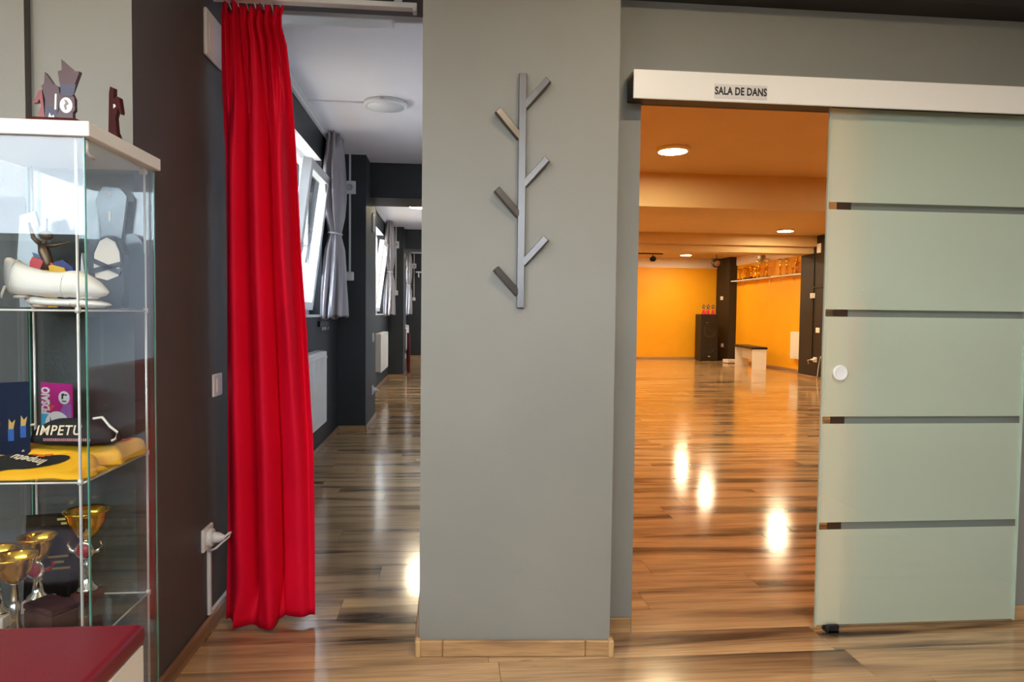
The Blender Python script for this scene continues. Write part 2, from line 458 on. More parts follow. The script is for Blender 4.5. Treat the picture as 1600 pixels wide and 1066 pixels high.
# pillar skirting with moulded corner pieces
ps = thing('baseboard_front', 'pale oak skirting around the foot of grey pillar', 'skirting board', (0, 0, 0), kind='structure')
ang = math.atan2(-.045, .685); RM = Matrix.Translation((-.095, 2.425, 0)) @ Matrix.Rotation(ang, 4, 'Z')
for x0, x1 in ((-.004, .085), (.086, .597), (.598, .690)):
    bm = bmesh.new(); bx(bm, x0, x1, -.017, 0, 0, .058, bev=.004, M=RM); obj('board', bm, SKIRT, ps)
for s in (-.012, .679):
    bm = bmesh.new(); bx(bm, s, s+.020, -.024, .014, 0, .062, bev=.005, seg=2, M=RM); obj('corner_piece', bm, mat('oak_cap', (.60, .37, .16), .35), ps)
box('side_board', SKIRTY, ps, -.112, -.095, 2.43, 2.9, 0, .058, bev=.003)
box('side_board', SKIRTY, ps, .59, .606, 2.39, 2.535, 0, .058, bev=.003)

# ---- corridor windows
def make_window(k):
    o = thing('window_%d' % (k+2), ['nearest corridor window with tilted white sash', 'second corridor window with tilted sash beyond the column',
              'farthest corridor window near the end wall'][k], 'window', (-1.26, 5.85*k, 0), kind='structure')
    bm = bmesh.new()
    y0, y1, z0, z1, w = 4.45, 6.2, 1.2, 2.555, .055
    bx(bm, -.04, .03, y0, y0+w, z0, z1); bx(bm, -.04, .03, y1-w, y1, z0, z1)
    bx(bm, -.04, .03, y0+w, y1-w, z0, z0+w); bx(bm, -.04, .03, y0+w, y1-w, z1-w, z1)
    bx(bm, -.04, .03, 5.28, 5.35, z0+w, z1-w)
    obj('window_frame', bm, LAC, o)
    box('window_sill', LAC, o, -.04, .155, y0, y1, 1.18, 1.2, bev=.003)
    box('outer_sill', mat('sill_metal', (.6, .6, .58), .5), o, -.5, -.04, y0, y1, 1.16, 1.18)
    # fixed casement
    bm = bmesh.new(); a, b_, c, d, v = y0+w, 5.28, z0+w, z1-w, .06
    bx(bm, -.03, .045, a, a+v, c, d); bx(bm, -.03, .045, b_-v, b_, c, d); bx(bm, -.03, .045, a+v, b_-v, c, c+v); bx(bm, -.03, .045, a+v, b_-v, d-v, d)
    s = obj('sash', bm, LAC, o)
    box('pane', GLASS, s, 0, .012, a+v, b_-v, c+v, d-v)
    # tilted casement, hinged at its foot
    bm = bmesh.new(); W, H, v = .79, 1.16, .07
    bx(bm, -.03, .045, 0, v, 0, H, bev=.004); bx(bm, -.03, .045, W-v, W, 0, H, bev=.004)
    bx(bm, -.03, .045, v, W-v, 0, v, bev=.004); bx(bm, -.03, .045, v, W-v, H-v, H, bev=.004)
    s = obj('tilted_sash', bm, LAC, o); s.location = (.035, 5.33, 1.245); s.rotation_euler = (0, math.radians(7.5), 0)
    box('pane', GLASS, s, 0, .012, v, W-v, v, H-v)
    bm = bmesh.new(); bx(bm, .045, .055, .02, .045, .45, .52, bev=.003); tube(bm, [(.055, .032, .50), (.085, .032, .50), (.09, .032, .47), (.09, .032, .37)], .009)
    obj('handle', bm, LAC, s)
    return o
for k in range(3): make_window(k)

# ================================================================== DOOR
door = thing('door_1', 'frosted glass sliding door with four clear stripes pushed right', 'door', (0, 2.5, 0), kind='structure')
DX0, DX1, DZ0, DZ1 = 1.435, 2.272, .022, 2.04
box('glass_sheet', glass_mat('door_glass', (.985, .995, .985), .04), door, DX0, DX1, -.005, .004, DZ0, DZ1)
zs = [DZ0+.002, .402, .430, .817, .845, 1.232, 1.260, 1.642, 1.670, DZ1-.01]
for i in range(0, 10, 2):
    bm = bmesh.new()
    for k, f in enumerate(bx(bm, DX0+.002, DX1-.002, .0045, .006, zs[i], zs[i+1])): f.material_index = 0 if k == 2 else 1   # ground on one side only
    obj('frosted_panel', bm, [FROST, GLASS], door)
bm = bmesh.new(); bx(bm, DX0-.001, DX0+.003, -.0052, .0062, DZ0, DZ1); bx(bm, DX1-.003, DX1+.001, -.0052, .0062, DZ0, DZ1)
obj('polished_edge', bm, mat('edge_glass', (.50, .62, .50), .2), door)
bm = bmesh.new(); lathe(bm, [(.024, .006), (.030, -.002), (.030, -.006), (.026, -.0095), (.021, -.0065), (.016, -.0055), (.002, -.0055)], 28, (1.503, -.006, 1.016), axis='Y')
obj('finger_pull', bm, LAC, door)
gd = thing('floor_guide', 'small black floor guide under the glass door', 'door guide', (1.50, 2.5, 0))
box('block', BLACK, gd, -.024, .024, -.022, -.007, 0, .034, bev=.004, seg=2)
box('block', BLACK, gd, -.024, .024, .008, .022, 0, .034, bev=.004, seg=2)
box('base', BLACK, gd, -.024, .024, -.022, .022, 0, .012, bev=.002)
rail = thing('door_rail', 'long cream cover rail above the sliding glass door', 'rail', (0, 2.55, 0))
bm = bmesh.new()
prism(bm, [(0, 2.012), (.004, 2.012), (.004, 2.109), (.07, 2.109), (.07, 2.113), (.0, 2.113)], 0, 1)   # placeholder outline replaced below
bm.free(); bm = bmesh.new()
bx(bm, .657, 2.6, -.112, -.104, 2.010, 2.113, bev=.002); bx(bm, .657, 2.6, -.104, 0, 2.107, 2.113)
obj('cover', bm, CREAM, rail)
box('track', mat('dark_track', (.03, .022, .02), .5), rail, .662, 2.6, -.100, -.004, 2.024, 2.100)
sign = thing('door_sign', 'small silver sign reading SALA DE DANS on the cream rail', 'sign', (1.056, 2.438, 2.0465))
box('plate', mat('sign_silver', (.78, .75, .70), .35, .2), sign, -.1, .1, -.002, 0, -.0255, .0255, bev=.0006)
text_part('lettering', 'SALA DE DANS', mat('sign_ink', (.02, .018, .02), .5), sign, .038, (0, -.0022, 0), (PI/2, 0, 0), xs=.735, offset=.0013, spacing=1.05)

# ================================================================== COAT RACK
cr = thing('coat_rack', 'dark metal branch shaped coat rack mounted on the pillar', 'coat rack', (.2525, 2.402, 0), ang)
box('stem', STEEL, cr, -.0135, .0135, -.022, .002, 1.25, 2.06, bev=.0015)
for sx, z0, z1 in ((1, 1.948, 2.048), (-1, 1.842, 1.917), (1, 1.678, 1.780), (-1, 1.572, 1.645), (1, 1.405, 1.503), (-1, 1.298, 1.372)):
    a = Vector((sx*.008, -.010, z0)); b_ = Vector((sx*.088, -.030, z0+.088))
    d = (b_-a); L = d.length
    M = Matrix.Translation(a) @ d.to_track_quat('Z', 'Y').to_matrix().to_4x4()
    bm = bmesh.new(); bx(bm, -.0115, .0115, -.0115, .0115, 0, L, bev=.0015, M=M); obj('branch_hook', bm, STEEL, cr)

# ================================================================== RED CURTAIN
def smooth(a, b, t):
    t = max(0, min(1, (t-a)/(b-a))); return t*t*(3-2*t)
def lerp_tab(tab, z):
    for (z0, v0), (z1, v1) in zip(tab, tab[1:]):
        if z <= z0: return v0
        if z <= z1: return v0+(v1-v0)*(z-z0)/(z1-z0)
    return tab[-1][1]
XR = [(0, -.517), (.44, -.52), (.69, -.524), (.9, -.537), (1.15, -.551), (1.44, -.573), (1.81, -.591), (2.05, -.605), (2.25, -.625), (2.32, -.645), (2.39, -.632)]
def red_curtain():
    t = thing('red_curtain', 'long bright red curtain drawn to the left of the opening', 'curtain', (0, 0, 0))
    NU, NZ = 150, 70
    bm = bmesh.new(); vs_ = []
    for j in range(NZ+1):
        tz = j/NZ; z0 = .012+(2.380-.012)*(1-(1-tz)**1.0)
        row = []
        for i in range(NU+1):
            u = i/NU; z = z0
            top = smooth(1.75, 2.36, z)
            xl, xr = -.862, lerp_tab(XR, z)
            w = xr-xl
            u2 = u+.018*math.sin(2*PI*2*u+.6)
            ph = 2*PI*(3.3*u2+.10*math.sin(1.4*z)+.05)
            low = math.sin(ph)+.22*math.sin(2*ph+.8)
            hi = math.sin(2*PI*(7.5*u+.05*math.sin(3*z)))+.4*math.sin(2*PI*16*u+1)
            amp = .056*(1-.6*top)*(1-.72*smooth(.58, .80, u)*(1-smooth(.35, 1.5, z)))*(.65+.35*smooth(0, .4, z))
            y = 2.715+amp*low*(1-top)+.022*hi*top
            x = xl+w*u+.020*(1-top)*math.cos(ph)*math.sin(PI*u)
            hd = smooth(2.33, 2.345, z)*(1-smooth(2.35, 2.36, z))         # gathered line under the heading
            y += -.004*hd+(.012*math.sin(2*PI*17*u)*smooth(2.345, 2.38, z))
            y = 2.715+(y-2.715)*(1-.45*hd)
            x += .006*math.sin(2*PI*13*u+1)*smooth(2.34, 2.38, z)
            z += .006*math.sin(2*PI*5.3*u)*smooth(2.3, 2.385, z)
            pud = (1-smooth(0, .26, z0))                                     # cloth piling on the floor
            pu = smooth(.02, .14, u)*(1-smooth(.58, .68, u))
            y += -.085*pud*pud*pu*(.6+.4*math.sin(2*PI*3.1*u))
            x += .03*pud*pud*pu*math.sin(2*PI*2.6*u+.4)
            z += (.016*(1-smooth(0, .12, z0)))*smooth(.60, .70, u)
            row.append(bm.verts.new((x, y, z)))
        vs_.append(row)
    for j in range(NZ):
        for i in range(NU):
            f = bm.faces.new((vs_[j][i], vs_[j][i+1], vs_[j+1][i+1], vs_[j+1][i])); f.smooth = True
    c = obj('cloth', bm, RED, t)
    md = c.modifiers.new('thickness', 'SOLIDIFY'); md.thickness = .003
    for i in range(7):
        u = (i+.5)/7; x = -.85+.22*u
        bm = bmesh.new(); tube(bm, [(x, 2.735, 2.362), (x+.002, 2.742, 2.375), (x+.002, 2.71, 2.392)], .003, 6); obj('curtain_hook', bm, PVC, t)
    return t
red_curtain()
cr_ = thing('curtain_rail', 'white curtain rail under the dark lintel', 'rail', (0, 2.70, 0))
bm = bmesh.new(); bx(bm, -.89, -.128, -.02, .02, 2.392, 2.412, bev=.002); obj('rail', bm, LAC, cr_)
bm = bmesh.new(); bx(bm, -.145, -.128, -.022, .022, 2.380, 2.394, bev=.003); obj('end_stop', bm, PVC, cr_)
for x in (-.8, -.5, -.2): box('bracket', PVC, cr_, x-.015, x+.015, -.012, .012, 2.412, 2.45)

# ---- boxes on near left wall
eb = thing('junction_cover', 'white square cover plate high on dark wall by the curtain', 'wall plate', (-.907, 2.745, 2.26))
box('frame', PVC, eb, 0, .014, -.092, .092, -.086, .086, bev=.004)
box('lid', PVC, eb, .0135, .018, -.072, .072, -.068, .068, bev=.002)
sw = thing('light_switch', 'white rocker light switch on dark wall beside red curtain', 'switch', (-.907, 2.77, .937))
box('frame', PVC, sw, 0, .010, -.048, .048, -.044, .044, bev=.003); box('rocker', PVC, sw, .009, .015, -.024, .030, -.030, .030, bev=.003)
so = thing('wall_socket', 'white wall socket low on dark wall with plug in it', 'socket', (-.907, 2.645, .370))
box('frame', PVC, so, 0, .012, -.052, .052, -.043, .043, bev=.003)
bm = bmesh.new(); lathe(bm, [(.034, .010), (.034, .026), (.030, .028), (.004, .028)], 22, (0, 0, 0), axis='X'); obj('socket_ring', bm, PVC, so)
pl = thing('power_plug', 'white plug with short looped cable in low wall socket', 'plug', (-.879, 2.645, .370))
bm = bmesh.new(); lathe(bm, [(.020, 0), (.021, .012), (.018, .026), (.012, .034), (.009, .042)], 16, axis='X'); obj('plug_body', bm, PVC, pl)
bm = bmesh.new(); tube(bm, [(.040, 0, 0), (.054, .012, .012), (.056, .030, .010), (.048, .034, -.008), (.03, .018, -.022), (.008, .005, -.043), (-.018, .01, -.056)], .0042, 8); obj('cable', bm, PVC, pl)
rw_ = thing('cable_duct', 'thin white cable duct running from socket down to skirting', 'cable duct', (-.907, 2.665, 0))
box('vertical_duct', PVC, rw_, 0, .012, -.010, .010, .065, .327, bev=.002); box('floor_duct', PVC, rw_, 0, .012, .010, .235, .061, .075, bev=.002)

# ================================================================== CORRIDOR OBJECTS
# lamps
def round_lamp(name, label, loc, r, em, col, rim=PVC, group=None):
    t = thing(name, label, 'ceiling lamp', loc, group=group)
    bm = bmesh.new(); lathe(bm, [(r, 0), (r, -.028), (r-.006, -.034), (r*.86, -.034), (r*.86, -.030)], 40); obj('housing', bm, rim, t)
    m = mat('diffuser_%s' % name, col, .4, emit=em) if em else PVC
    bm = bmesh.new(); lathe(bm, [(r*.86, -.030), (r*.86, -.0335), (.002, -.0335)], 40); obj('diffuser', bm, m, t)
    return t
l1 = round_lamp('panel_lamp', 'unlit white round panel lamp on the corridor ceiling', (-.484, 5.33, CEIL), .165, 0, (1, 1, 1))
text_part('printed_mark', 'PFM', mat('grey_print', (.15, .12, .12), .5), l1, .018, (-.012, -.1655, -.014), (PI/2, 0, 0), extrude=.0004)
round_lamp('lit_corridor_lamp', 'lit round lamp on corridor ceiling beyond the first beam', (-.45, 10.3, CEIL), .15, LAMP_CORR, (1, .84, .55))
round_lamp('lit_corridor_lamp', 'lit round lamp at far end of the corridor ceiling', (-.2, 16.2, CEIL), .15, LAMP_CORR, (1, .80, .45))
cd = thing('ceiling_cable_duct', 'thin white cable duct from corridor lamp to window wall', 'cable duct', (0, 5.33, CEIL))
box('duct', PVC, cd, -1.10, -.648, -.012, .012, -.012, 0)
for a, b_, lab in ((2.95, 7.1, 'white corner duct along nearest stretch of corridor ceiling'), (8.05, 12.95, 'white corner duct along second stretch of corridor ceiling')):
    cd = thing('ceiling_cable_duct', lab, 'cable duct', (-1.12, 0, CEIL)); box('duct', PVC, cd, 0, .03, a, b_, -.03, 0, bev=.003)
    box('cover', PVC, cd, .03, .055, a, b_, -.012, 0, bev=.002)
rb = thing('roller_casing', 'long white casing fixed under ceiling behind the curtain rail', 'casing', (0, 3.65, 0))
box('casing', LAC, rb, -1.1, -.304, 0, .12, 2.745, CEIL, bev=.004); box('end_cap', PVC, rb, -.304, -.300, -.002, .122, 2.743, CEIL)
fp = thing('flexible_hose', 'white corrugated hose leaving the ceiling casing', 'hose', (0, 3.7, 0))
bm = bmesh.new(); N = 90; pts = []; rs = []
for i in range(N):
    s = i/(N-1); pts.append((-.30+.5*s, .02-.08*s, 2.785-.05*s*s)); rs.append(.027+.004*math.cos(PI*i))
tube(bm, pts, rs, 14); obj('hose', bm, mat('hose_grey', (.82, .80, .78), .5), fp)

# grey curtains
def grey_curtain():
    t = thing('grey_curtain', 'grey satin curtain tied in the middle beside nearest corridor window', 'curtain', (-1.035, 6.40, 0))
    tab = [(1.175, .42, .085), (1.35, .36, .085), (1.6, .27, .08), (1.8, .19, .07), (1.9, .125, .05), (1.935, .11, .045), (1.97, .135, .05), (2.1, .25, .065), (2.3, .32, .075), (2.5, .31, .07), (2.68, .23, .06), (2.75, .19, .05), (2.80, .21, .055)]
    n = 96; bm = bmesh.new(); rings = []
    NZ = 60
    for j in range(NZ+1):
        z = 1.175+(2.80-1.175)*j/NZ
        b_ = lerp_tab([(q[0], q[1]) for q in tab], z); a = lerp_tab([(q[0], q[2]) for q in tab], z)
        pinch = math.exp(-((z-1.935)/.12)**2)
        ring = []
        for k in range(n):
            th_ = 2*PI*k/n
            m_ = 1+(.16-.08*pinch)*math.sin(9*th_+.8*math.sin(2.2*z))+.07*math.sin(17*th_+z)+(.08*math.sin(23*th_) if z > 2.7 else 0)
            zz = z+(.014*math.sin(5*th_)+.018*math.cos(th_) if j == 0 else 0)+(.012*math.sin(9*th_) if j == NZ else 0)
            sh = .05*smooth(1.9, 1.2, z) if z < 1.9 else .05*smooth(2.0, 2.4, z)
            ring.append(bm.verts.new((a*m_*math.cos(th_), b_*m_*math.sin(th_)-sh*0, zz)))
        rings.append(ring)
    for A, B in zip(rings, rings[1:]):
        for k in range(n):
            f = bm.faces.new((A[k], A[(k+1) % n], B[(k+1) % n], B[k])); f.smooth = True
    c = obj('cloth', bm, GREYSAT, t)
    md = c.modifiers.new('thickness', 'SOLIDIFY'); md.thickness = .003
    bm = bmesh.new(); tube(bm, [(.056*math.cos(2*PI*k/20), .125*math.sin(2*PI*k/20), 1.935+.004*math.sin(4*PI*k/20)) for k in range(21)], .011, 8, cap=False)
    obj('tieback', bm, mat('tie_grey', (.6, .56, .56), .5), t)
    return t
gc = grey_curtain()
dup(gc, (-1.035, 12.25, 0), label='grey satin curtain beside the second corridor window')
dup(gc, (-1.035, 18.05, 0), label='farthest grey satin curtain near the corridor end wall')

def radiator():
    t = thing('radiator', 'white panel radiator nearest the red curtain under the first window', 'radiator', (-1.12, 5.2, .31))
    box('front_panel', LAC, t, .095, .115, -.62, .60, 0, .59, bev=.006, seg=2)
    box('side_cover', LAC, t, .02, .098, .565, .597, .01, .588, bev=.004)
    box('side_cover', LAC, t, .02, .098, -.617, -.585, .01, .588, bev=.004)
    bm = bmesh.new(); bx(bm, .02, .098, -.615, .595, .580, .592)
    for k in range(40): bx(bm, .03, .09, -.60+.03*k, -.585+.03*k, .592, .596)
    obj('top_grille', bm, LAC, t)
    bm = bmesh.new()
    for k in range(22): bx(bm, .1145, .1175, -.585+.0535*k, -.565+.0535*k, .04, .55, bev=.001)
    obj('pressed_ribs', bm, LAC, t)
    bm = bmesh.new(); lathe(bm, [(.014, .0), (.016, .03), (.028, .035), (.03, .085), (.024, .10), (.004, .102)], 18, (.075, .597, .535), axis='Y'); obj('thermostat_valve', bm, PVC, t)
    bm = bmesh.new(); lathe(bm, [(.02, 0), (.02, .02), (.004, .022)], 14, (.075, .597, .03), axis='Y'); obj('plug', bm, PVC, t)
    for y in (-.45, .45): box('wall_bracket', LAC, t, .002, .03, y-.02, y+.02, .05, .5)
    return t
rd = radiator()
dup(rd, (-1.12, 11.05, .31), label='white panel radiator under the second corridor window')
dup(rd, (-1.12, 17.15, .31), label='farthest white radiator near the corridor end wall')

# key rack
kr = thing('key_rack', 'small black key rack with hanging keys under the window sill', 'key rack', (-1.12, 6.22, 1.115))
box('board', BLACK, kr, 0, .022, -.2, .2, -.022, .03, bev=.003)
for k in range(5):
    y = -.16+.08*k
    bm = bmesh.new(); tube(bm, [(.022, y, -.012), (.034, y, -.014), (.036, y, -.006)], .002, 6); hk = obj('hook', bm, CHROME, kr)
    bm = bmesh.new(); bx(bm, .028, .034, y-.012, y+.012, -.05, -.022, bev=.002); bx(bm, .029, .033, y-.005, y+.005, -.085-.008*(k % 2), -.05); obj('key', bm, CHROME, hk)

# conduit + sockets on column fronts and far wall
def conduit(loc, label, zt=CEIL):
    t = thing('socket_conduit', label, 'conduit', loc)
    box('conduit_pipe', PVC, t, -.009, .009, -.014, 0, 1.63, zt)
    s = box('socket_plate', PVC, t, -.058, .058, -.03, 0, 2.42, 2.55, bev=.004)
    bm = bmesh.new(); lathe(bm, [(.034, -.030), (.034, -.037), (.028, -.038), (.024, -.032), (.003, -.031)], 20, (0, 0, 2.485), axis='Y'); obj('socket_ring', bm, mat('socket_grey', (.55, .55, .55), .4), s)
    box('junction_box', PVC, t, -.042, .042, -.045, 0, 1.545, 1.635, bev=.012, seg=3)
    return t
c1 = conduit((-1.0, 7.1, 0), 'white conduit with socket on nearer corridor column')
dup(c1, (-.98, 12.95, 0), label='white conduit with socket on farther corridor column')
dup(c1, (-.93, 18.75, 0), label='white conduit with socket on the corridor end wall')
def plate_x(name, label, loc, w, h, d=.012, cat='wall plate', rock=True):
    t = thing(name, label, cat, loc); box('frame', PVC, t, 0, d, -w/2, w/2, -h/2, h/2, bev=.003)
    if rock: box('insert', PVC, t, d-.001, d+.005, -w*.32, w*.32, -h*.32, h*.32, bev=.002)
    return t
plate_x('junction_cover', 'white cover plate high on side of nearer corridor column', (-.84, 7.75, 2.22), .14, .2)
plate_x('light_switch', 'white switch halfway up side of nearer corridor column', (-.84, 7.72, .945), .1, .1, cat='switch')
sp_ = plate_x('wall_socket', 'white socket with plug low on side of nearer corridor column', (-.84, 7.7, .36), .1, .1, cat='socket', rock=False)
bm = bmesh.new(); lathe(bm, [(.03, .01), (.03, .03), (.018, .05), (.01, .07)], 14, axis='X'); obj('plug', bm, PVC, sp_)
plate_x('light_switch', 'white switch on side of farther corridor column', (-.84, 13.6, .95), .1, .1, cat='switch')
plate_x('wall_socket', 'white socket low on side of farther corridor column', (-.84, 13.6, .36), .1, .1, cat='socket')
rm = thing('rolled_mat', 'dark red rolled mat standing behind farther corridor column', 'mat', (-.80, 14.06, 0))
bm = bmesh.new(); lathe(bm, [(.032, 0), (.036, .01), (.036, .8), (.032, .81), (.02, .81), (.02, .79), (.004, .79)], 20); obj('roll', bm, MAROON, rm)
ws = thing('wall_shelf', 'narrow white shelf on the corridor end wall', 'shelf', (-.72, 18.75, 2.3))
box('board', LAC, ws, -.16, .5, -.22, 0, 0, .03); box('bracket', LAC, ws, -.1, -.07, -.18, 0, -.12, 0); box('bracket', LAC, ws, .35, .38, -.18, 0, -.12, 0)
# pot on outer sill
pt = thing('potted_herb', 'small green potted herb outside the tilted window', 'plant', (-1.47, 5.83, 1.18))
bm = bmesh.new(); lathe(bm, [(.05, 0), (.07, .13), (.075, .13), (.075, .15), (.062, .15), (.06, .135), (.003, .135)], 18); obj('pot', bm, mat('terracotta', (.35, .16, .09), .8), pt)
bm = bmesh.new()
for k in range(160):
    a = random.random()*2*PI; r_ = random.random()*.05; h = .06+random.random()*.1; le = .05+.06*random.random()
    p0 = Vector((r_*math.cos(a), r_*math.sin(a), .135)); p1 = p0+Vector((le*.35*math.cos(a), le*.35*math.sin(a), h)); s = Vector((-math.sin(a), math.cos(a), 0))*.008
    m_ = (p0+p1)/2
    v = [bm.verts.new(x) for x in (p0, m_+s, p1, m_-s)]; bm.faces.new(v)
fol = obj('foliage', bm, mat('leaf_green', (.07, .20, .04), .6), pt); fol['kind'] = 'stuff'

# bench and mirror on the corridor's right-hand wall (seen only as a reflection in the cabinet)
cb = thing('corridor_bench', 'maroon padded bench against dividing wall, mirrored in cabinet glass', 'bench', (.2, 4.4, 0))
box('seat_pad', MAROON, cb, 0, .40, -1.15, 1.3, .47, .57, bev=.02, seg=3)
box('back_pad', MAROON, cb, .34, .418, -1.15, 1.3, .57, .86, bev=.02, seg=3)
box('apron', BLUEGREY, cb, .02, .06, -1.1, 1.25, .36, .47)
for y in (-1.1, .05, 1.15): box('leg', BLUEGREY, cb, .02, .38, y, y+.06, 0, .47)

# ================================================================== DISPLAY CABINET
CX0, CX1, CY0, CY1, ZT = -1.168, -.832, 1.662, 2.036, 1.622
cab = thing('display_cabinet', 'glass display cabinet with white top holding trophies and shoes', 'cabinet', (0, 0, 0))
box('top_board', LAC, cab, CX0-.012, CX1+.016, CY0-.01, CY1+.006, ZT, ZT+.034, bev=.002)
box('base_board', LAC, cab, CX0-.012, CX1+.016, CY0-.01, CY1+.006, 0, .08, bev=.002)
CG = glass_mat('cabinet_glass', (.975, .992, .985), .028)
g = .005
for nm, d in (('front_pane', (CX0, CX1, CY0, CY0+g)), ('back_pane', (CX0, CX1, CY1-g, CY1)), ('side_pane', (CX1-g, CX1, CY0+g, CY1-g)), ('side_pane', (CX0, CX0+g, CY0+g, CY1-g))):
    box(nm, CG, cab, d[0], d[1], d[2], d[3], .08, ZT)
bm = bmesh.new()
for x, y in ((CX1, CY0), (CX1, CY1-g), (CX0, CY1-g)): bx(bm, x-.0012, x+.0012, y-.0012, y+g, .08, ZT)
obj('glass_edge', bm, GREENGL, cab)
ROD = mat('rod_white', (.78, .76, .72), .3, .3)
SZ = (1.232, .828, .425)
for x, y in ((CX1-.026, CY0+.016), (CX1-.018, CY1-.02), (CX0+.02, CY1-.02), (CX0+.02, CY0+.016)):
    bm = bmesh.new(); tube(bm, [(x, y, .08), (x, y, ZT)], .0034, 8); r_ = obj('rod', bm, ROD, cab)
    for z in SZ:
        bm = bmesh.new(); tube(bm, [(x, y, z-.012), (x, y, z+.001)], .0065, 8); obj('clip', bm, ROD, r_)
for z in SZ:
    s = box('shelf', CG, cab, CX0+.008, CX1-.008, CY0+.010, CY1-.01, z-.004, z)
    bm = bmesh.new()
    a, b_, c, d = CX0+.02, CX1-.018, CY0+.014, CY1-.018
    for p, q in (((a, c), (b_, c)), ((b_, c), (b_, d)), ((b_, d), (a, d)), ((a, d), (a, c))): tube(bm, [(*p, z-.007), (*q, z-.007)], .0026, 6)
    obj('wire_frame', bm, ROD, s)
bm = bmesh.new(); tube(bm, [(CX1-.004, CY0+.02, ZT), (CX1-.004, CY0+.02, ZT-.028), (CX1-.004, CY0+.03, ZT-.036), (CX1-.004, CY0+.05, ZT-.038)], .005, 8); obj('door_hinge', bm, ROD, cab)
bm = bmesh.new(); bx(bm, CX1-.03, CX1-.012, CY1-.03, CY1-.012, ZT-.016, ZT, bev=.003); obj('corner_clip', bm, ROD, cab)

# ---- trophies on the cabinet top
WINE = mat('mahogany_lacquer', (.06, .008, .008), .3, var=.25); NAVY = mat('navy_print', (.025, .018, .05), .35); WPR = mat('white_print', (.75, .72, .70), .5)
def shard_trophy():
    t = thing('shard_trophy', 'large maroon shard trophy with white round emblem on cabinet top', 'trophy', (-.908, 1.705, ZT+.034))
    bm = bmesh.new(); bx(bm, -.062, .062, -.035, .035, 0, .012)
    for v in bm.verts:
        if v.co.z > .005: v.co.x *= .82; v.co.y *= .8
    obj('base', bm, WINE, t)
    tall = [(-.004, .012), (.036, .012), (.036, .030), (.040, .034), (.040, .062), (.034, .074), (.052, .124), (.040, .124), (.012, .150), (.013, .126), (.004, .122), (.010, .078), (.006, .064), (.006, .034)]
    bm = bmesh.new(); plate_xz(bm, -.010, tall, .012); p = obj('tall_shard', bm, WINE, t)
    bm = bmesh.new(); plate_xz(bm, -.0112, circle_pts(.022, .045, .014, .018), .001); obj('emblem', bm, WPR, p)
    bm = bmesh.new(); plate_xz(bm, -.0118, [(.020, .034), (.024, .036), (.022, .044), (.028, .048), (.024, .056), (.018, .058), (.021, .050), (.017, .044)], .0006); obj('emblem_mark', bm, mat('grey_mark', (.25, .23, .23), .5), p)
    bm = bmesh.new(); plate_xz(bm, -.0111, [(.010, .066), (.036, .066), (.040, .074), (.044, .094), (.010, .094)], .0009); obj('dark_band', bm, NAVY, p)
    mid = [(-.034, .012), (-.004, .012), (-.004, .034), (.0, .07), (-.002, .092), (-.014, .098), (-.032, .124), (-.034, .098), (-.040, .092), (-.032, .06)]
    bm = bmesh.new(); plate_xz(bm, .004, mid, .012); p = obj('middle_shard', bm, WINE, t)
    bm = bmesh.new(); plate_xz(bm, .003, [(-.032, .014), (-.006, .014), (-.005, .036), (-.014, .040), (-.031, .05)], .0009); obj('dark_band', bm, NAVY, p)
    bm = bmesh.new(); plate_xz(bm, .0022, [(-.026, .016), (-.010, .016), (-.013, .026), (-.018, .022), (-.022, .03)], .0007); obj('silver_mark', bm, WPR, p)
    fig = [(-.046, .012), (-.034, .012), (-.036, .036), (-.038, .058), (-.040, .084), (-.048, .080), (-.054, .062), (-.062, .056), (-.058, .052), (-.050, .054), (-.046, .062), (-.042, .046), (-.048, .03)]
    bm = bmesh.new(); plate_xz(bm, .006, fig, .010); obj('dancer_shape', bm, mat('rose_metal', (.16, .04, .035), .3, .5), t)
    bm = bmesh.new(); plate_xz(bm, -.012, [(-.0035, .034), (.0005, .034), (.002, .070), (-.002, .070)], .001); obj('side_lettering', bm, WPR, t)
    return t
shard_trophy()
t = thing('slim_trophy', 'slim maroon trophy at back corner of cabinet top', 'trophy', (-.906, 1.97, ZT+.034))
t.rotation_euler = (0, 0, math.radians(-20))
bm = bmesh.new(); plate_xz(bm, -.006, [(-.024, 0), (.026, 0), (.024, .02), (.012, .05), (-.016, .05), (-.021, .02)], .014); obj('base', bm, WINE, t)
bm = bmesh.new(); plate_xz(bm, -.006, [(-.016, .046), (.0, .046), (.004, .17), (-.008, .176), (-.012, .16)], .012); obj('shard', bm, WINE, t)
bm = bmesh.new(); plate_xz(bm, -.008, [(.002, .05), (.014, .048), (.010, .09), (.018, .115), (.028, .098), (.030, .104), (.024, .142), (.014, .148), (.004, .140)], .012); obj('dancer_shape', bm, WINE, t)
bm = bmesh.new(); plate_xz(bm, -.0085, [(.004, .115), (.012, .12), (.010, .126), (.004, .127)], .001); obj('silver_mark', bm, WPR, t)

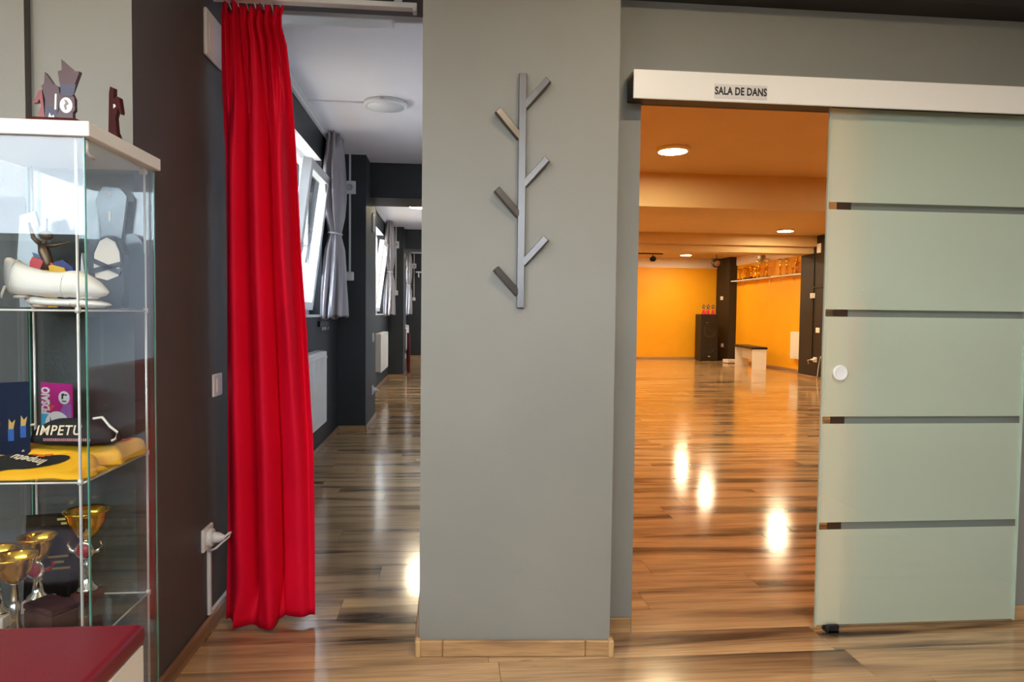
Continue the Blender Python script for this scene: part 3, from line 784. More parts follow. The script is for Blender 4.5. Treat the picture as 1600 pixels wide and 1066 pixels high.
# ---- upper shelf contents
Z1 = SZ[0]
CANVAS = mat('white_canvas', (.82, .78, .71), .7, bump=(500, .3)); SOLE = mat('pale_suede', (.62, .52, .47), .8)
def soft_shoe(L, prof):
    """lofted shoe along +X; prof rows: (s, halfwidth, bottom, top)"""
    bm = bmesh.new(); n = 18; rings = []
    for s, w, b_, tp in prof:
        c = (b_+tp)/2; h = (tp-b_)/2
        rings.append([bm.verts.new((s*L, w*math.cos(2*PI*k/n), c+h*math.copysign(abs(math.sin(2*PI*k/n))**.8, math.sin(2*PI*k/n)))) for k in range(n)])
    for A, B in zip(rings, rings[1:]):
        for k in range(n): bm.faces.new((A[k], A[(k+1) % n], B[(k+1) % n], B[k])).smooth = True
    bm.faces.new(rings[0][::-1]); bm.faces.new(rings[-1])
    return bm
SH = [(0, .006, .045, .092), (.015, .016, .024, .100), (.05, .024, .012, .101), (.12, .028, .008, .092), (.22, .030, .008, .080), (.34, .031, .006, .072), (.46, .033, .005, .067), (.56, .035, .005, .067), (.64, .037, .004, .071), (.72, .038, .003, .071), (.82, .036, .003, .060), (.91, .028, .005, .045), (.97, .015, .010, .030), (1., .004, .016, .021)]
for i, (lab, loc, rz, sc) in enumerate((('upper white canvas dance shoe lying on cabinet shelf', (-1.083, 1.79, Z1+.021), .05, 1.),
                                       ('lower white canvas dance shoe beneath the other', (-1.050, 1.82, Z1), -.03, .86))):
    s = thing('dance_shoe', lab, 'shoe', loc, rz, group='white dance shoes on the upper shelf')
    pr = SH if i == 0 else [(a, w, b_*.5, tp*.28+.003) for a, w, b_, tp in SH]
    obj('upper', soft_shoe(.235*sc, pr), CANVAS, s)
    for px_, rr2 in ((.19, .02), (.035, .016)):
        bm = bmesh.new(); lathe(bm, [(rr2, .0), (rr2*1.1, .004), (rr2*.9, .007)], 16, (px_*sc, 0, .001)); obj('sole_patch', bm, SOLE, s)
    for sp in (.10, .60):
        q = [(a, lerp_tab([(r[0], r[1]) for r in pr], sp), lerp_tab([(r[0], r[2]) for r in pr], sp), lerp_tab([(r[0], r[3]) for r in pr], sp)) for a in (0,)][0]
        c_, h_ = (q[2]+q[3])/2, (q[3]-q[2])/2
        bm = bmesh.new(); tube(bm, [(sp*.235*sc+.006*math.sin(2*PI*k/20), q[1]*1.01*math.cos(2*PI*k/20), c_+1.01*h_*math.copysign(abs(math.sin(2*PI*k/20))**.8, math.sin(2*PI*k/20))) for k in range(21)], .0012, 5, cap=False); obj('seam', bm, CANVAS, s)
    if i == 0:
        bm = bmesh.new(); tube(bm, [(.012, -.026, .03), (.010, -.034, .012), (.008, -.036, 0.)], .003, 6); obj('pull_loop', bm, CANVAS, s)
# black half shoe standing upright
bs = thing('black_slipper', 'black dance slipper with beige lining propped upright on shelf', 'shoe', (-.905, 1.93, Z1))
out = [(-.038, 0), (.036, 0), (.042, .05), (.040, .11), (.040, .15), (.028, .185), (.002, .197), (-.024, .185), (-.040, .145), (-.042, .09), (-.042, .04)]
bm = bmesh.new(); prism(bm, out, -.012, .030); bmesh.ops.bevel(bm, geom=bm.edges[:], offset=.006, segments=2, affect='EDGES'); obj('upper', bm, mat('black_canvas', (.018, .02, .025), .7), bs)
inn = [(-.030, .082), (0, .074), (.028, .086), (.033, .12), (.031, .15), (.02, .176), (.0, .188), (-.018, .178), (-.032, .145), (-.034, .11)]
bm = bmesh.new(); plate_xz(bm, -.0135, inn, .004); obj('lining', bm, mat('beige_lining', (.62, .54, .46), .7), bs)
for a, b_ in (((-.035, .126), (.036, .094)), ((-.036, .098), (.036, .118))):
    d = Vector((b_[0]-a[0], 0, b_[1]-a[1])); M = Matrix.Translation((a[0], -.017, a[1])) @ d.to_track_quat('X', 'Z').to_matrix().to_4x4()
    bm = bmesh.new(); bx(bm, 0, d.length, -.0015, .0025, -.006, .006, M=M); obj('strap', bm, mat('black_canvas', (.018, .02, .025), .7), bs)
# dancer statuette
dt = thing('dancer_statuette', 'bronze dancer statuette on red yellow and blue base', 'trophy', (-1.055, 1.93, Z1))
BRZ = mat('bronze', (.14, .09, .055), .4, .7)
bm = bmesh.new(); plate_xz(bm, 0, [(-.048, 0), (.01, 0), (.006, .118), (-.045, .134), (-.052, .12)], .014); obj('red_panel', bm, mat('red_print', (.55, .02, .02), .4), dt)
bm = bmesh.new(); plate_xz(bm, -.004, [(-.03, 0), (.018, 0), (.016, .075), (.046, .080), (.036, .106), (.005, .114), (-.012, .106), (-.012, .06), (-.034, .056)], .004); obj('yellow_panel', bm, mat('yellow_print', (.72, .42, .01), .4), dt)
bm = bmesh.new(); plate_xz(bm, .002, [(.006, 0), (.052, 0), (.056, .108), (.03, .128), (.006, .12)], .012); obj('blue_panel', bm, mat('blue_print', (.02, .03, .16), .4), dt)
bm = bmesh.new()
tube(bm, [(-.012, .008, .10), (-.010, .008, .122), (-.020, .008, .150), (-.024, .008, .168)], [.017, .012, .014, .010], 12)
tube(bm, [(-.028, .008, .168), (-.046, .008, .185), (-.056, .008, .225)], [.007, .006, .003], 8)
tube(bm, [(-.018, .008, .166), (.008, .008, .166), (.046, .008, .176)], [.007, .005, .002], 8)
tube(bm, [(-.022, .008, .166), (-.018, .008, .178)], .006, 8)
obj('dancer', bm, BRZ, dt)
bm = bmesh.new(); bmesh.ops.create_icosphere(bm, subdivisions=2, radius=.016, matrix=Matrix.Translation((-.014, .008, .192)) @ Matrix.Diagonal((1.1, .8, .8, 1))); obj('head', bm, BRZ, dt, True)
wp = thing('white_spire', 'small white pointed award behind the dancer statuette', 'trophy', (-.990, 1.965, Z1))
bm = bmesh.new(); plate_xz(bm, 0, [(-.014, 0), (.016, 0), (-.004, .15)], .02); obj('spire', bm, WPR, wp)
bm = bmesh.new(); bx(bm, -.018, .02, -.005, .025, 0, .008); obj('base', bm, WPR, wp)
gp = thing('grey_plaque', 'grey angular plaque with blue stripe leaning in cabinet', 'plaque', (-1.118, 1.955, Z1))
bm = bmesh.new(); plate_xz(bm, 0, [(-.03, 0), (.046, 0), (.034, .10), (.04, .24), (.022, .215), (.012, .258), (-.026, .245), (-.034, .14)], .010); obj('panel', bm, mat('pewter', (.30, .31, .31), .35, .5), gp)
bm = bmesh.new(); plate_xz(bm, -.002, [(.004, .148), (.026, .14), (.036, .08), (.026, .085)], .002); obj('blue_stripe', bm, mat('steel_blue', (.05, .12, .22), .4), gp)
dk = thing('black_card', 'black poster card at left edge of upper cabinet shelf', 'card', (-1.085, 1.715, Z1), math.radians(18))
box('card', BLACK, dk, -.06, .018, 0, .006, 0, .165)
box('orange_print', mat('orange_print', (.6, .2, .03), .5), dk, -.03, .010, -.001, 0, .10, .112); box('white_print', WPR, dk, -.04, .012, -.001, 0, .066, .074); box('red_print', mat('red_print', (.55, .02, .02), .4), dk, -.04, .014, -.001, 0, .048, .058)
DGL = mat('smoked_acrylic', (.045, .05, .058), .15)
tp = thing('tall_dark_plaque', 'tall smoked acrylic plaque at back of upper shelf', 'plaque', (-.935, 2.0, Z1))
bm = bmesh.new(); plate_xz(bm, 0, [(-.018, 0), (.022, 0), (.030, .20), (.045, .31), (.028, .332), (-.018, .336), (-.038, .30), (-.022, .2)], .01); obj('panel', bm, DGL, tp)
bm = bmesh.new(); plate_xz(bm, -.001, [(-.004, .24), (.002, .24), (.002, .268), (-.004, .268)], .001); obj('etched_mark', bm, WPR, tp)
bm = bmesh.new(); plate_xz(bm, -.001, [(-.006, .31), (.004, .31), (.002, .326), (-.004, .322)], .001); obj('etched_mark', bm, WPR, tp)
ap = thing('arched_plaque', 'arched dark grey plaque in right back corner of cabinet', 'plaque', (-.884, 2.012, Z1))
bm = bmesh.new(); plate_xz(bm, 0, [(-.03, 0), (.034, 0), (.034, .15), (.026, .19), (.008, .21), (-.014, .205), (-.03, .17)], .008); obj('panel', bm, mat('slate_acrylic', (.06, .07, .085), .2), ap)

# ---- middle shelf contents
Z2 = SZ[1]
nb = thing('navy_board', 'navy poster board with tiny colourful dancers in cabinet', 'poster', (-1.118, 1.80, Z2), math.radians(35))
box('board', mat('navy_card', (.006, .016, .05), .35), nb, -.06, .07, 0, .005, 0, .215)
for i, x in enumerate((-.03, .0, .03, .055)):
    bm = bmesh.new(); bx(bm, x-.006, x+.006, -.001, 0, .055+.006*i, .085+.006*i); d_ = obj('dancer_print', bm, mat('dancer_blue', (.03, .12, .45), .5), nb)
    bm = bmesh.new(); plate_xz(bm, -.0012, [(x-.005, .085+.006*i), (x+.005, .085+.006*i), (x+.009, .108+.006*i), (x+.002, .1+.006*i), (x-.004, .112+.006*i)], .001); obj('raised_arms', bm, mat('dancer_yellow', (.6, .4, .12), .5), d_)
mp_ = thing('magenta_card', 'magenta printed card reading FDSAIO standing on middle shelf', 'card', (-1.072, 1.978, Z2), math.radians(-27))
box('card', mat('magenta_card', (.48, .012, .20), .4), mp_, -.062, .062, 0, .004, 0, .196)
text_part('lettering', 'FDSAIO', WPR, mp_, .044, (-.040, -.0006, .146), (PI/2, -PI/2, 0), xs=.50, offset=.0018)
bm = bmesh.new(); plate_xz(bm, -.001, circle_pts(.033, .158, .022, .018), .001); obj('white_disc', bm, WPR, mp_)
bm = bmesh.new(); plate_xz(bm, -.0017, [(.024, .154), (.030, .154), (.030, .163), (.034, .164), (.033, .170), (.024, .168)], .0007); plate_xz(bm, -.0017, [(.036, .164), (.045, .164), (.045, .168), (.036, .168)], .0007); plate_xz(bm, -.0017, [(.026, .147), (.042, .147), (.042, .150), (.026, .150)], .0007)
tag(obj('black_marks', bm, BLACK, mp_), kind='stuff')
bm = bmesh.new(); plate_xz(bm, -.001, [(-.0605, .002), (-.013, .002), (-.024, .112), (-.0605, .112)], .001); obj('cyan_field', bm, mat('cyan_print', (.05, .38, .62), .5), mp_)
bm = bmesh.new(); plate_xz(bm, -.0012, [(.01, .110), (.03, .138), (.061, .142), (.061, .06), (.04, .02), (.0, .06)], .001); obj('purple_field', bm, mat('purple_print', (.27, .10, .33), .5), mp_)
bm = bmesh.new(); plate_xz(bm, -.0018, circle_pts(.006, .082, .049, .037), .0008); obj('white_disc', bm, WPR, mp_)
bm = bmesh.new(); plate_xz(bm, -.0024, [(.012, .072), (.028, .066), (.026, .096), (.020, .084)], .0006); obj('violet_figure', bm, mat('violet_print', (.08, .03, .28), .5), mp_)
bm = bmesh.new(); plate_xz(bm, -.0024, [(-.022, .102), (-.016, .088), (-.014, .070), (-.024, .08)], .0006); obj('violet_stroke', bm, mat('violet_print', (.08, .03, .28), .5), mp_)
bm = bmesh.new(); plate_xz(bm, -.0014, [(-.022, .118), (.0, .134), (-.026, .136)], .0007); obj('red_mark', bm, mat('coral_print', (.75, .06, .05), .5), mp_)
# folded shirts
YEL = mat('yellow_jersey', (.84, .42, .006), .75, bump=(600, .3))
def cloth_fn(x0, x1, y0, y1, z0, h, seed, slope=0., amp=.006, skew=0.):
    rr = random.Random(seed); P = [(rr.uniform(8, 45), rr.uniform(8, 60), rr.uniform(0, 6)) for _ in range(6)]
    def fn(u, v):
        e = min(min(u, 1-u)*(x1-x0), min(v, 1-v)*(y1-y0)); k = min(1, e/.026)
        hh = h*((1-slope)+slope*v)*(max(0, 1-(1-k)**2)**.5)
        x = x0+(x1-x0)*u+.007*math.sin(v*8+seed); y = y0+(y1-y0+skew*u*u)*v+.010*math.sin(u*6+seed)+.004*math.sin(u*19)
        w = sum(math.sin(a*x+b_*y+c) for a, b_, c in P)/4
        return x, y, z0+max(.002, hh+amp*w*k)
    return fn
def cloth_slab(fn, z0, nx=44, ny=26):
    bm = bmesh.new()
    top = [[bm.verts.new(fn(i/nx, j/ny)) for i in range(nx+1)] for j in range(ny+1)]
    bot = [[bm.verts.new((v.co.x, v.co.y, z0)) for v in r] for r in top]
    for j in range(ny):
        for i in range(nx):
            bm.faces.new((top[j][i], top[j][i+1], top[j+1][i+1], top[j+1][i])).smooth = True
            bm.faces.new((bot[j][i], bot[j+1][i], bot[j+1][i+1], bot[j][i+1]))
    ring = [(0, i) for i in range(nx)]+[(j, nx) for j in range(ny)]+[(ny, i) for i in range(nx, 0, -1)]+[(j, 0) for j in range(ny, 0, -1)]
    for (a, b_), (c, d) in zip(ring, ring[1:]+ring[:1]): bm.faces.new((top[a][b_], bot[a][b_], bot[c][d], top[c][d]))
    return bm
def print_patch(fn, uc, vc, ru, rv, off=.0022, n=30, m=5, shape=lambda a: 1):
    bm = bmesh.new(); rings = []
    for j in range(1, m+1):
        rings.append([])
        for k in range(n):
            a = 2*PI*k/n; r = j/m*shape(a)
            x, y, z = fn(uc+ru*r*math.cos(a), vc+rv*r*math.sin(a)); rings[-1].append(bm.verts.new((x, y, z+off)))
    x, y, z = fn(uc, vc); c = bm.verts.new((x, y, z+off))
    for k in range(n): bm.faces.new((c, rings[0][k], rings[0][(k+1) % n])).smooth = True
    for A, B in zip(rings, rings[1:]):
        for k in range(n): bm.faces.new((A[k], B[k], B[(k+1) % n], A[(k+1) % n])).smooth = True
    return bm
s1 = thing('yellow_shirt', 'yellow folded shirt with black print at front of middle shelf', 'shirt', (0, 0, 0))
f1 = cloth_fn(-1.135, -.868, 1.682, 1.80, Z2, .046, 3, .72, .005)
obj('cloth', cloth_slab(f1, Z2), YEL, s1)
obj('lower_layer', cloth_slab(cloth_fn(-1.13, -.85, 1.69, 1.80, Z2, .014, 5, 0, .003), Z2), YEL, s1)
obj('black_print', print_patch(f1, .44, .50, .33, .36, shape=lambda a: .78+.22*abs(math.cos(a))**.5), mat('black_cloth', (.010, .010, .011), .75), s1)
x_, y_, z_ = f1(.46, .50)
text_part('print_lettering', 'Impetu', mat('print_cream', (.70, .60, .45), .6), s1, .036, (x_, y_-.002, z_+.0055), (math.radians(16), 0, math.radians(160)), xs=.95, offset=.0006).rotation_mode = 'ZYX'
for k, (u, v) in enumerate(((.46, .80), (.52, .74), (.58, .80))):
    obj('orange_print', print_patch(f1, u, v, .035, .07, .0036, 10, 2), mat('orange_flower', (.75, .15, .01), .6), s1)
s2 = thing('yellow_shirt', 'yellow folded shirt with red print at back of middle shelf', 'shirt', (0, 0, 0))
f2 = cloth_fn(-1.14, -.846, 1.832, 1.932, Z2, .050, 8, .25, .006, .072)
obj('cloth', cloth_slab(f2, Z2), YEL, s2)
for k in range(6):
    obj('red_print', print_patch(f2, .72+.035*k, .35+.07*k, .022, .10+.03*(k % 2), .002, 10, 2), mat('red_ink', (.55, .02, .015), .6), s2)
bg = thing('black_bag', 'black drawstring bag reading IMPETU with white cord on yellow shirts', 'bag', (-.965, 1.872, Z2+.054), math.radians(-4))
def bag():
    bm = bmesh.new(); nx, ny = 26, 12; rings = []
    for i in range(nx+1):
        u = i/nx; x = -.105+.21*u; h = .062*(math.sin(PI*min(1, max(0, .06+.88*u)))**.45); w = .045*(math.sin(PI*(.05+.9*u))**.4)
        c = .012*math.sin(u*PI)
        rings.append([bm.verts.new((x, -w*math.cos(PI*k/ny), .001+c*0+h*(math.sin(PI*k/ny)**.75)*(1+.05*math.sin(9*u+2*k)))) for k in range(ny+1)])
    for A, B in zip(rings, rings[1:]):
        for k in range(ny): bm.faces.new((A[k], B[k], B[k+1], A[k+1])).smooth = True
        bm.faces.new((A[0], A[ny], B[ny], B[0]))
    bm.faces.new(rings[0]); bm.faces.new(rings[-1][::-1])
    return bm
obj('cloth', bag(), mat('black_cloth', (.010, .010, .011), .75), bg)
text_part('lettering', 'IMPETU', mat('cream_print', (.72, .60, .44), .6), bg, .036, (-.018, -.0435, .036), (math.radians(66), 0, math.radians(3)), xs=.84, offset=.0004, spacing=1.12)
bm = bmesh.new()
for k in range(24): bx(bm, -.055+.005*k, -.0525+.005*k, -.0475, -.0465, .010, .017)
obj('tally_print', bm, mat('pink_print', (.65, .28, .30), .6), bg)
bm = bmesh.new(); tube(bm, [(-.085, -.030, .050), (-.105, -.034, .046), (-.112, -.036, .025), (-.108, -.040, .0), (-.106, -.048, -.018)], .0034, 8)
tube(bm, [(.055, -.02, .064), (.078, -.02, .068), (.098, -.022, .045), (.118, -.024, .03), (.114, -.026, .012), (.105, -.027, .008)], .0034, 8)
obj('cord', bm, CANVAS, bg)

# ---- lower shelf contents
Z3 = SZ[2]
MARB = mat('pale_marble', (.55, .50, .46), .3, var=.2)
def cup(label, loc, h, rr_, base='marble', red=False, rz=0., emblem=True):
    t = thing('gold_cup', label, 'trophy', loc, rz)
    b_ = .03 if base else 0
    bm = bmesh.new(); bx(bm, -.03, .03, -.03, .03, 0, b_, bev=.002); obj('base', bm, MARB if base == 'marble' else WINE, t)
    zb = h*.68; col = GOLD
    bm = bmesh.new(); lathe(bm, [(.028, b_), (.026, b_+.008), (.015, b_+.018), (.010, b_+.05), (.013, zb*.62), (.007, zb*.66), (.009, zb*.7), (.006, zb*.96), (.012, zb)], 20); obj('stem', bm, SILVER, t)
    bm = bmesh.new(); lathe(bm, [(.010, zb), (.024, zb+(h-zb)*.12), (rr_*.66, zb+(h-zb)*.34), (rr_*.84, zb+(h-zb)*.62), (rr_*.92, zb+(h-zb)*.84), (rr_*1.0, h-.006), (rr_*1.06, h-.001), (rr_*1.04, h+.002), (rr_*.93, h-.003), (rr_*.84, h-.016), (rr_*.6, zb+(h-zb)*.36), (.003, zb+.016)], 32); obj('bowl', bm, col, t)
    if emblem:
        bm = bmesh.new(); lathe(bm, [(.024, -.012), (.026, -.016), (.022, -.018), (.003, -.018)], 20, (0, 0, zb*.84), axis='Y'); e = obj('emblem', bm, SILVER, t)
        bm = bmesh.new(); lathe(bm, [(.018, -.0182), (.018, -.0195), (.002, -.0195)], 18, (0, 0, zb*.84), axis='Y'); obj('emblem_disc', bm, mat('enamel_red', (.38, .02, .03), .25), e)
        bm = bmesh.new()
        for s in (-1, 1): tube(bm, [(s*.018, -.010, zb*.80), (s*.036, -.010, zb*.84), (s*.046, -.010, zb*.93), (s*.040, -.010, zb*.99)], [.005, .006, .004, .002], 8)
        obj('wing', bm, mat('enamel_red', (.38, .02, .03), .25) if red else SILVER, t)
    return t
cup('front gold cup trophy with tall silver stem on lower shelf', (-1.042, 1.735, Z3), .205, .047, base=None, emblem=False)
cup('gold cup trophy on pale marble foot before black plaque', (-1.085, 1.905, Z3), .198, .044, red=True)
cup('gold cup trophy partly hidden behind the front cup', (-1.131, 1.812, Z3), .195, .046, emblem=False)
cup('tallest gold cup trophy with red and white emblem by cabinet rod', (-.985, 1.955, Z3), .252, .054, base='wine')
pq = thing('black_plaque', 'black plaque with gold lettering leaning on lower shelf', 'plaque', (-1.082, 1.975, Z3), math.radians(12))
M = Matrix.Rotation(math.radians(-8), 4, 'X')
bm = bmesh.new(); bx(bm, -.075, .055, 0, .006, .001, .232, M=M); obj('panel', bm, mat('black_glass', (.006, .007, .007), .08), pq)
GP = mat('gold_print', (.45, .30, .08), .4, .5)
bm = bmesh.new()
for x0, x1, z in ((-.0, .045, .212), (.01, .046, .2), (-.02, .03, .11), (-.005, .02, .095), (-.03, .035, .078)): bx(bm, x0, x1, -.001, .001, z, z+.006, M=M)
obj('gold_lines', bm, GP, pq)
vb = thing('velvet_box', 'dark maroon presentation box lying on lower shelf', 'box', (-.995, 1.80, Z3), math.radians(-30))
box('case', mat('dark_velvet', (.035, .004, .010), .85), vb, -.055, .055, -.035, .035, 0, .045, bev=.003); box('lid', mat('dark_velvet', (.035, .004, .010), .85), vb, -.056, .056, -.036, .036, .047, .062, bev=.003)
va = thing('dark_award', 'dark tilted glass award beside cabinet rod on lower shelf', 'award', (-.893, 1.775, Z3), math.radians(-62))
bm = bmesh.new(); prism(bm, [(-.06, 0), (.06, 0), (.06, .11), (-.06, .05)], 0, .006); obj('panel', bm, DGL, va)
box('foot', WINE, va, -.05, .05, -.02, .03, 0, .012)

# ================================================================== RED BENCH (foreground left)
be = thing('entrance_bench', 'maroon padded white bench in front of the display cabinet', 'bench', (0, 0, 0))
BX1 = -.655
box('seat_pad', MAROON, be, -1.75, BX1, 1.08, 1.545, .495, .542, bev=.016, seg=4)
box('side_panel', LAC, be, BX1-.03, BX1-.004, 1.09, 1.535, 0, .495, bev=.001)
box('side_panel', LAC, be, -1.74, -1.715, 1.09, 1.535, 0, .495, bev=.001)
box('front_rail', LAC, be, -1.715, BX1-.03, 1.11, 1.13, .30, .495)

# ================================================================== DANCE HALL OBJECTS
DL = (1, .83, .50)
for lab, x, y in (('nearest lit round lamp on dance hall ceiling', 2.12, 6.41), ('lit round lamp before the stepped beam, right of doorway', 6.13, 12.05), ('farthest lit round lamp on dance hall ceiling', 6.13, 17.3),
                  ('lit round lamp hidden behind the stepped beam', 5.75, 14.6), ('added unseen fill lamp near right side of first hall bay', 5.6, 6.3), ('added unseen fill lamp left in second hall bay', 2.3, 11.6), ('added unseen fill lamp left in last hall bay', 2.2, 15.4), ('added unseen fill lamp behind the nearer hall beam', 6.9, 9.3), ('added unseen fill lamp at left behind the stepped beam', 1.4, 14.6)):  # all but the first lamp here are unseen, added to brighten the hall
    round_lamp('hall_lamp', lab, (x, y, CEIL), .155, LAMP_DANCE, DL)
# speaker
sk_ = thing('loudspeaker', 'tall black floor loudspeaker against the orange end wall', 'speaker', (7.05, 18.12, 0))
box('cabinet', mat('speaker_black', (.010, .0095, .009), .55), sk_, -.245, .245, -.2, .22, .02, 1.27, bev=.012)
box('grille', mat('speaker_grille', (.011, .010, .010), .6, bump=(900, .6)), sk_, -.225, .225, -.212, -.199, .09, 1.22, bev=.006)
for z in (.38, .80):
    bm = bmesh.new(); lathe(bm, [(.185, -.212), (.19, -.219), (.175, -.219), (.165, -.2135), (.06, -.2135), (.05, -.217), (.003, -.218)], 32, (0, 0, z), axis='Y'); obj('woofer', bm, mat('speaker_cone', (.011, .010, .010), .45), sk_)
box('horn', mat('speaker_cone', (.011, .010, .010), .45), sk_, -.13, .13, -.217, -.21, 1.04, 1.16, bev=.003)
box('badge', SILVER, sk_, -.03, .03, -.216, -.211, .115, .14); box('badge', SILVER, sk_, -.10, -.05, -.216, -.211, 1.035, 1.06)
for x in (-.2, .2): box('foot', BLACK, sk_, x-.03, x+.03, -.15, .15, 0, .02)
# star trophies
PINK = mat('pink_acrylic', (.75, .03, .12), .25)
def star_trophy(x, y, lab):
    t = thing('star_trophy', lab, 'trophy', (x, y, 1.27), group='star trophies on the speaker')
    bm = bmesh.new(); prism(bm, [(-.048, .012), (.048, .012), (.02, .12), (-.02, .12)], -.012, .012); obj('body', bm, PINK, t)
    box('base', PINK, t, -.05, .05, -.03, .03, 0, .014)
    pts = [((.058 if k % 2 == 0 else .027)*math.sin(PI*k/5), .20+(.085 if k % 2 == 0 else .036)*math.cos(PI*k/5)) for k in range(10)]
    bm = bmesh.new(); prism(bm, pts, -.010, .010); obj('star', bm, NAVY, t)
    bm = bmesh.new(); prism(bm, [(-.01, .185), (.014, .19), (.006, .225), (-.014, .215)], -.0115, -.010); obj('silver_mark', bm, WPR, t)
for i, x in enumerate((6.925, 7.048, 7.185)): star_trophy(x, 18.05, ['left pink star trophy on loudspeaker', 'middle pink star trophy on loudspeaker', 'right pink star trophy on loudspeaker'][i])
# white box on floor
wb = thing('floor_fan_heater', 'low white appliance on the floor between speaker and bench', 'appliance', (7.36, 17.2, 0), math.radians(5))
box('body', LAC, wb, -.16, .12, -.14, .14, .012, .10, bev=.012, seg=2); box('dark_end', BLACK, wb, .12, .17, -.13, .13, .012, .095, bev=.008)
for x in (-.12, .12): box('foot', BLACK, wb, x-.02, x+.02, -.1, .1, 0, .012)
# bench
hb = thing('hall_bench', 'white panelled bench with black seat along the orange side wall', 'bench', (7.10, 15.02, 0), math.radians(-8.5))
box('end_panel', LAC, hb, -.16, .16, 0, .03, 0, .47); box('end_panel', LAC, hb, -.16, .16, 1.42, 1.45, 0, .47)
box('back_rail', LAC, hb, .0, .02, .03, 1.42, .20, .47)
box('seat_pad', mat('black_vinyl', (.014, .010, .009), .4), hb, -.18, .18, -.02, 1.47, .47, .525, bev=.015, seg=3)
# hall radiator
hr = dup(rd, (7.76, 14.2, .30), rz=PI, label='white radiator on orange wall beside the black column', scale=(1, .75, 1))
# shelves + cups
def wall_shelf(y0, y1, lab):
    t = thing('trophy_shelf', lab, 'shelf', (7.76, 0, 2.145))
    box('board', LAC, t, -.22, 0, y0, y1, 0, .025, bev=.002)
    n = 3
    for k in range(n):
        y = y0+(y1-y0)*(k+.5)/n
        bm = bmesh.new(); bx(bm, -.18, 0, y-.008, y+.008, -.012, 0); bx(bm, -.012, 0, y-.008, y+.008, -.14, 0); obj('bracket', bm, LAC, t)
wall_shelf(15.62, 17.75, 'left white wall shelf of trophies above the bench'); wall_shelf(14.05, 15.5, 'right white wall shelf of trophies near the black column')
def hall_cup():
    t = thing('hall_cup', 'first gold cup on left wall shelf', 'trophy', (7.64, 17.4, 2.17), group='gold cups on the hall wall shelves')
    box('base', BLACK, t, -.05, .05, -.05, .05, 0, .04)
    bm = bmesh.new(); lathe(bm, [(.042, .04), (.03, .055), (.014, .09), (.022, .12), (.012, .15), (.016, .18)], 14); obj('stem', bm, GOLD, t)
    bm = bmesh.new(); lathe(bm, [(.012, .18), (.04, .20), (.062, .26), (.066, .30), (.06, .30), (.05, .25), (.003, .21)], 18); obj('bowl', bm, GOLD, t)
    for s in (-1, 1):
        bm = bmesh.new(); tube(bm, [(0, s*.04, .20), (0, s*.085, .215), (0, s*.095, .26), (0, s*.062, .285)], .007, 6); obj('handle', bm, GOLD, t)
    return t
hc = hall_cup()
def tall_cup():
    t = thing('hall_tall_cup', 'tall gold column trophy on left wall shelf, nearer one', 'trophy', (7.64, 16.28, 2.17), group='gold cups on the hall wall shelves')
    box('base', mat('gold_base', (.45, .26, .06), .3, .6), t, -.055, .055, -.055, .055, 0, .03)
    for s in (-1, 1):
        bm = bmesh.new(); tube(bm, [(0, s*.03, .03), (0, s*.03, .22)], .011, 8); obj('column', bm, GOLD, t)
    bm = bmesh.new(); bx(bm, -.05, .05, -.05, .05, .22, .24); lathe(bm, [(.03, .24), (.014, .27), (.024, .31), (.012, .34)], 14); obj('mid_plate', bm, GOLD, t)
    bm = bmesh.new(); lathe(bm, [(.012, .34), (.04, .355), (.065, .41), (.07, .45), (.06, .45), (.045, .40), (.003, .37)], 18); obj('bowl', bm, SILVER, t)
    return t
tc_ = tall_cup()
for y, s, lab in ((17.05, 1.0, 'second gold cup from left end of left wall shelf'), (16.72, 1.1, 'third gold cup from left end of left wall shelf'), (16.48, .95, 'fourth gold cup on left wall shelf before the tall ones'),
                  (16.02, .75, 'small gold cup between tall trophies on left wall shelf'), (14.62, .5, 'smallest gold cup on right wall shelf')):
    dup(hc, (7.64, y, 2.17), label=lab, scale=s)
for y, s, lab in ((15.85, 1.0, 'tall gold column trophy nearest right end of left shelf'), (15.2, .86, 'tall gold trophy at left end of right wall shelf'), (14.9, .82, 'second tall gold trophy on right wall shelf'),
                  (14.45, 1.08, 'tallest silver topped trophy on right wall shelf'), (14.15, 1.0, 'tall trophy beside the black column on right shelf')):
    dup(tc_, (7.64, y, 2.17), label=lab, scale=s)
# mirror ball
mb = thing('mirror_ball', 'small mirror ball hanging below dance hall ceiling', 'mirror ball', (6.89, 14.6, CEIL))
bm = bmesh.new(); bmesh.ops.create_uvsphere(bm, u_segments=24, v_segments=14, radius=.095, matrix=Matrix.Translation((0, 0, -.29))); obj('ball', bm, mat('mirror_tiles', (.42, .36, .30), .45, .8), mb)
bm = bmesh.new(); tube(bm, [(0, 0, 0), (0, 0, -.2)], .006, 6); obj('rod', bm, BLACK, mb)
bm = bmesh.new(); lathe(bm, [(.04, 0), (.04, -.03), (.012, -.035)], 14); obj('motor', bm, BLACK, mb)
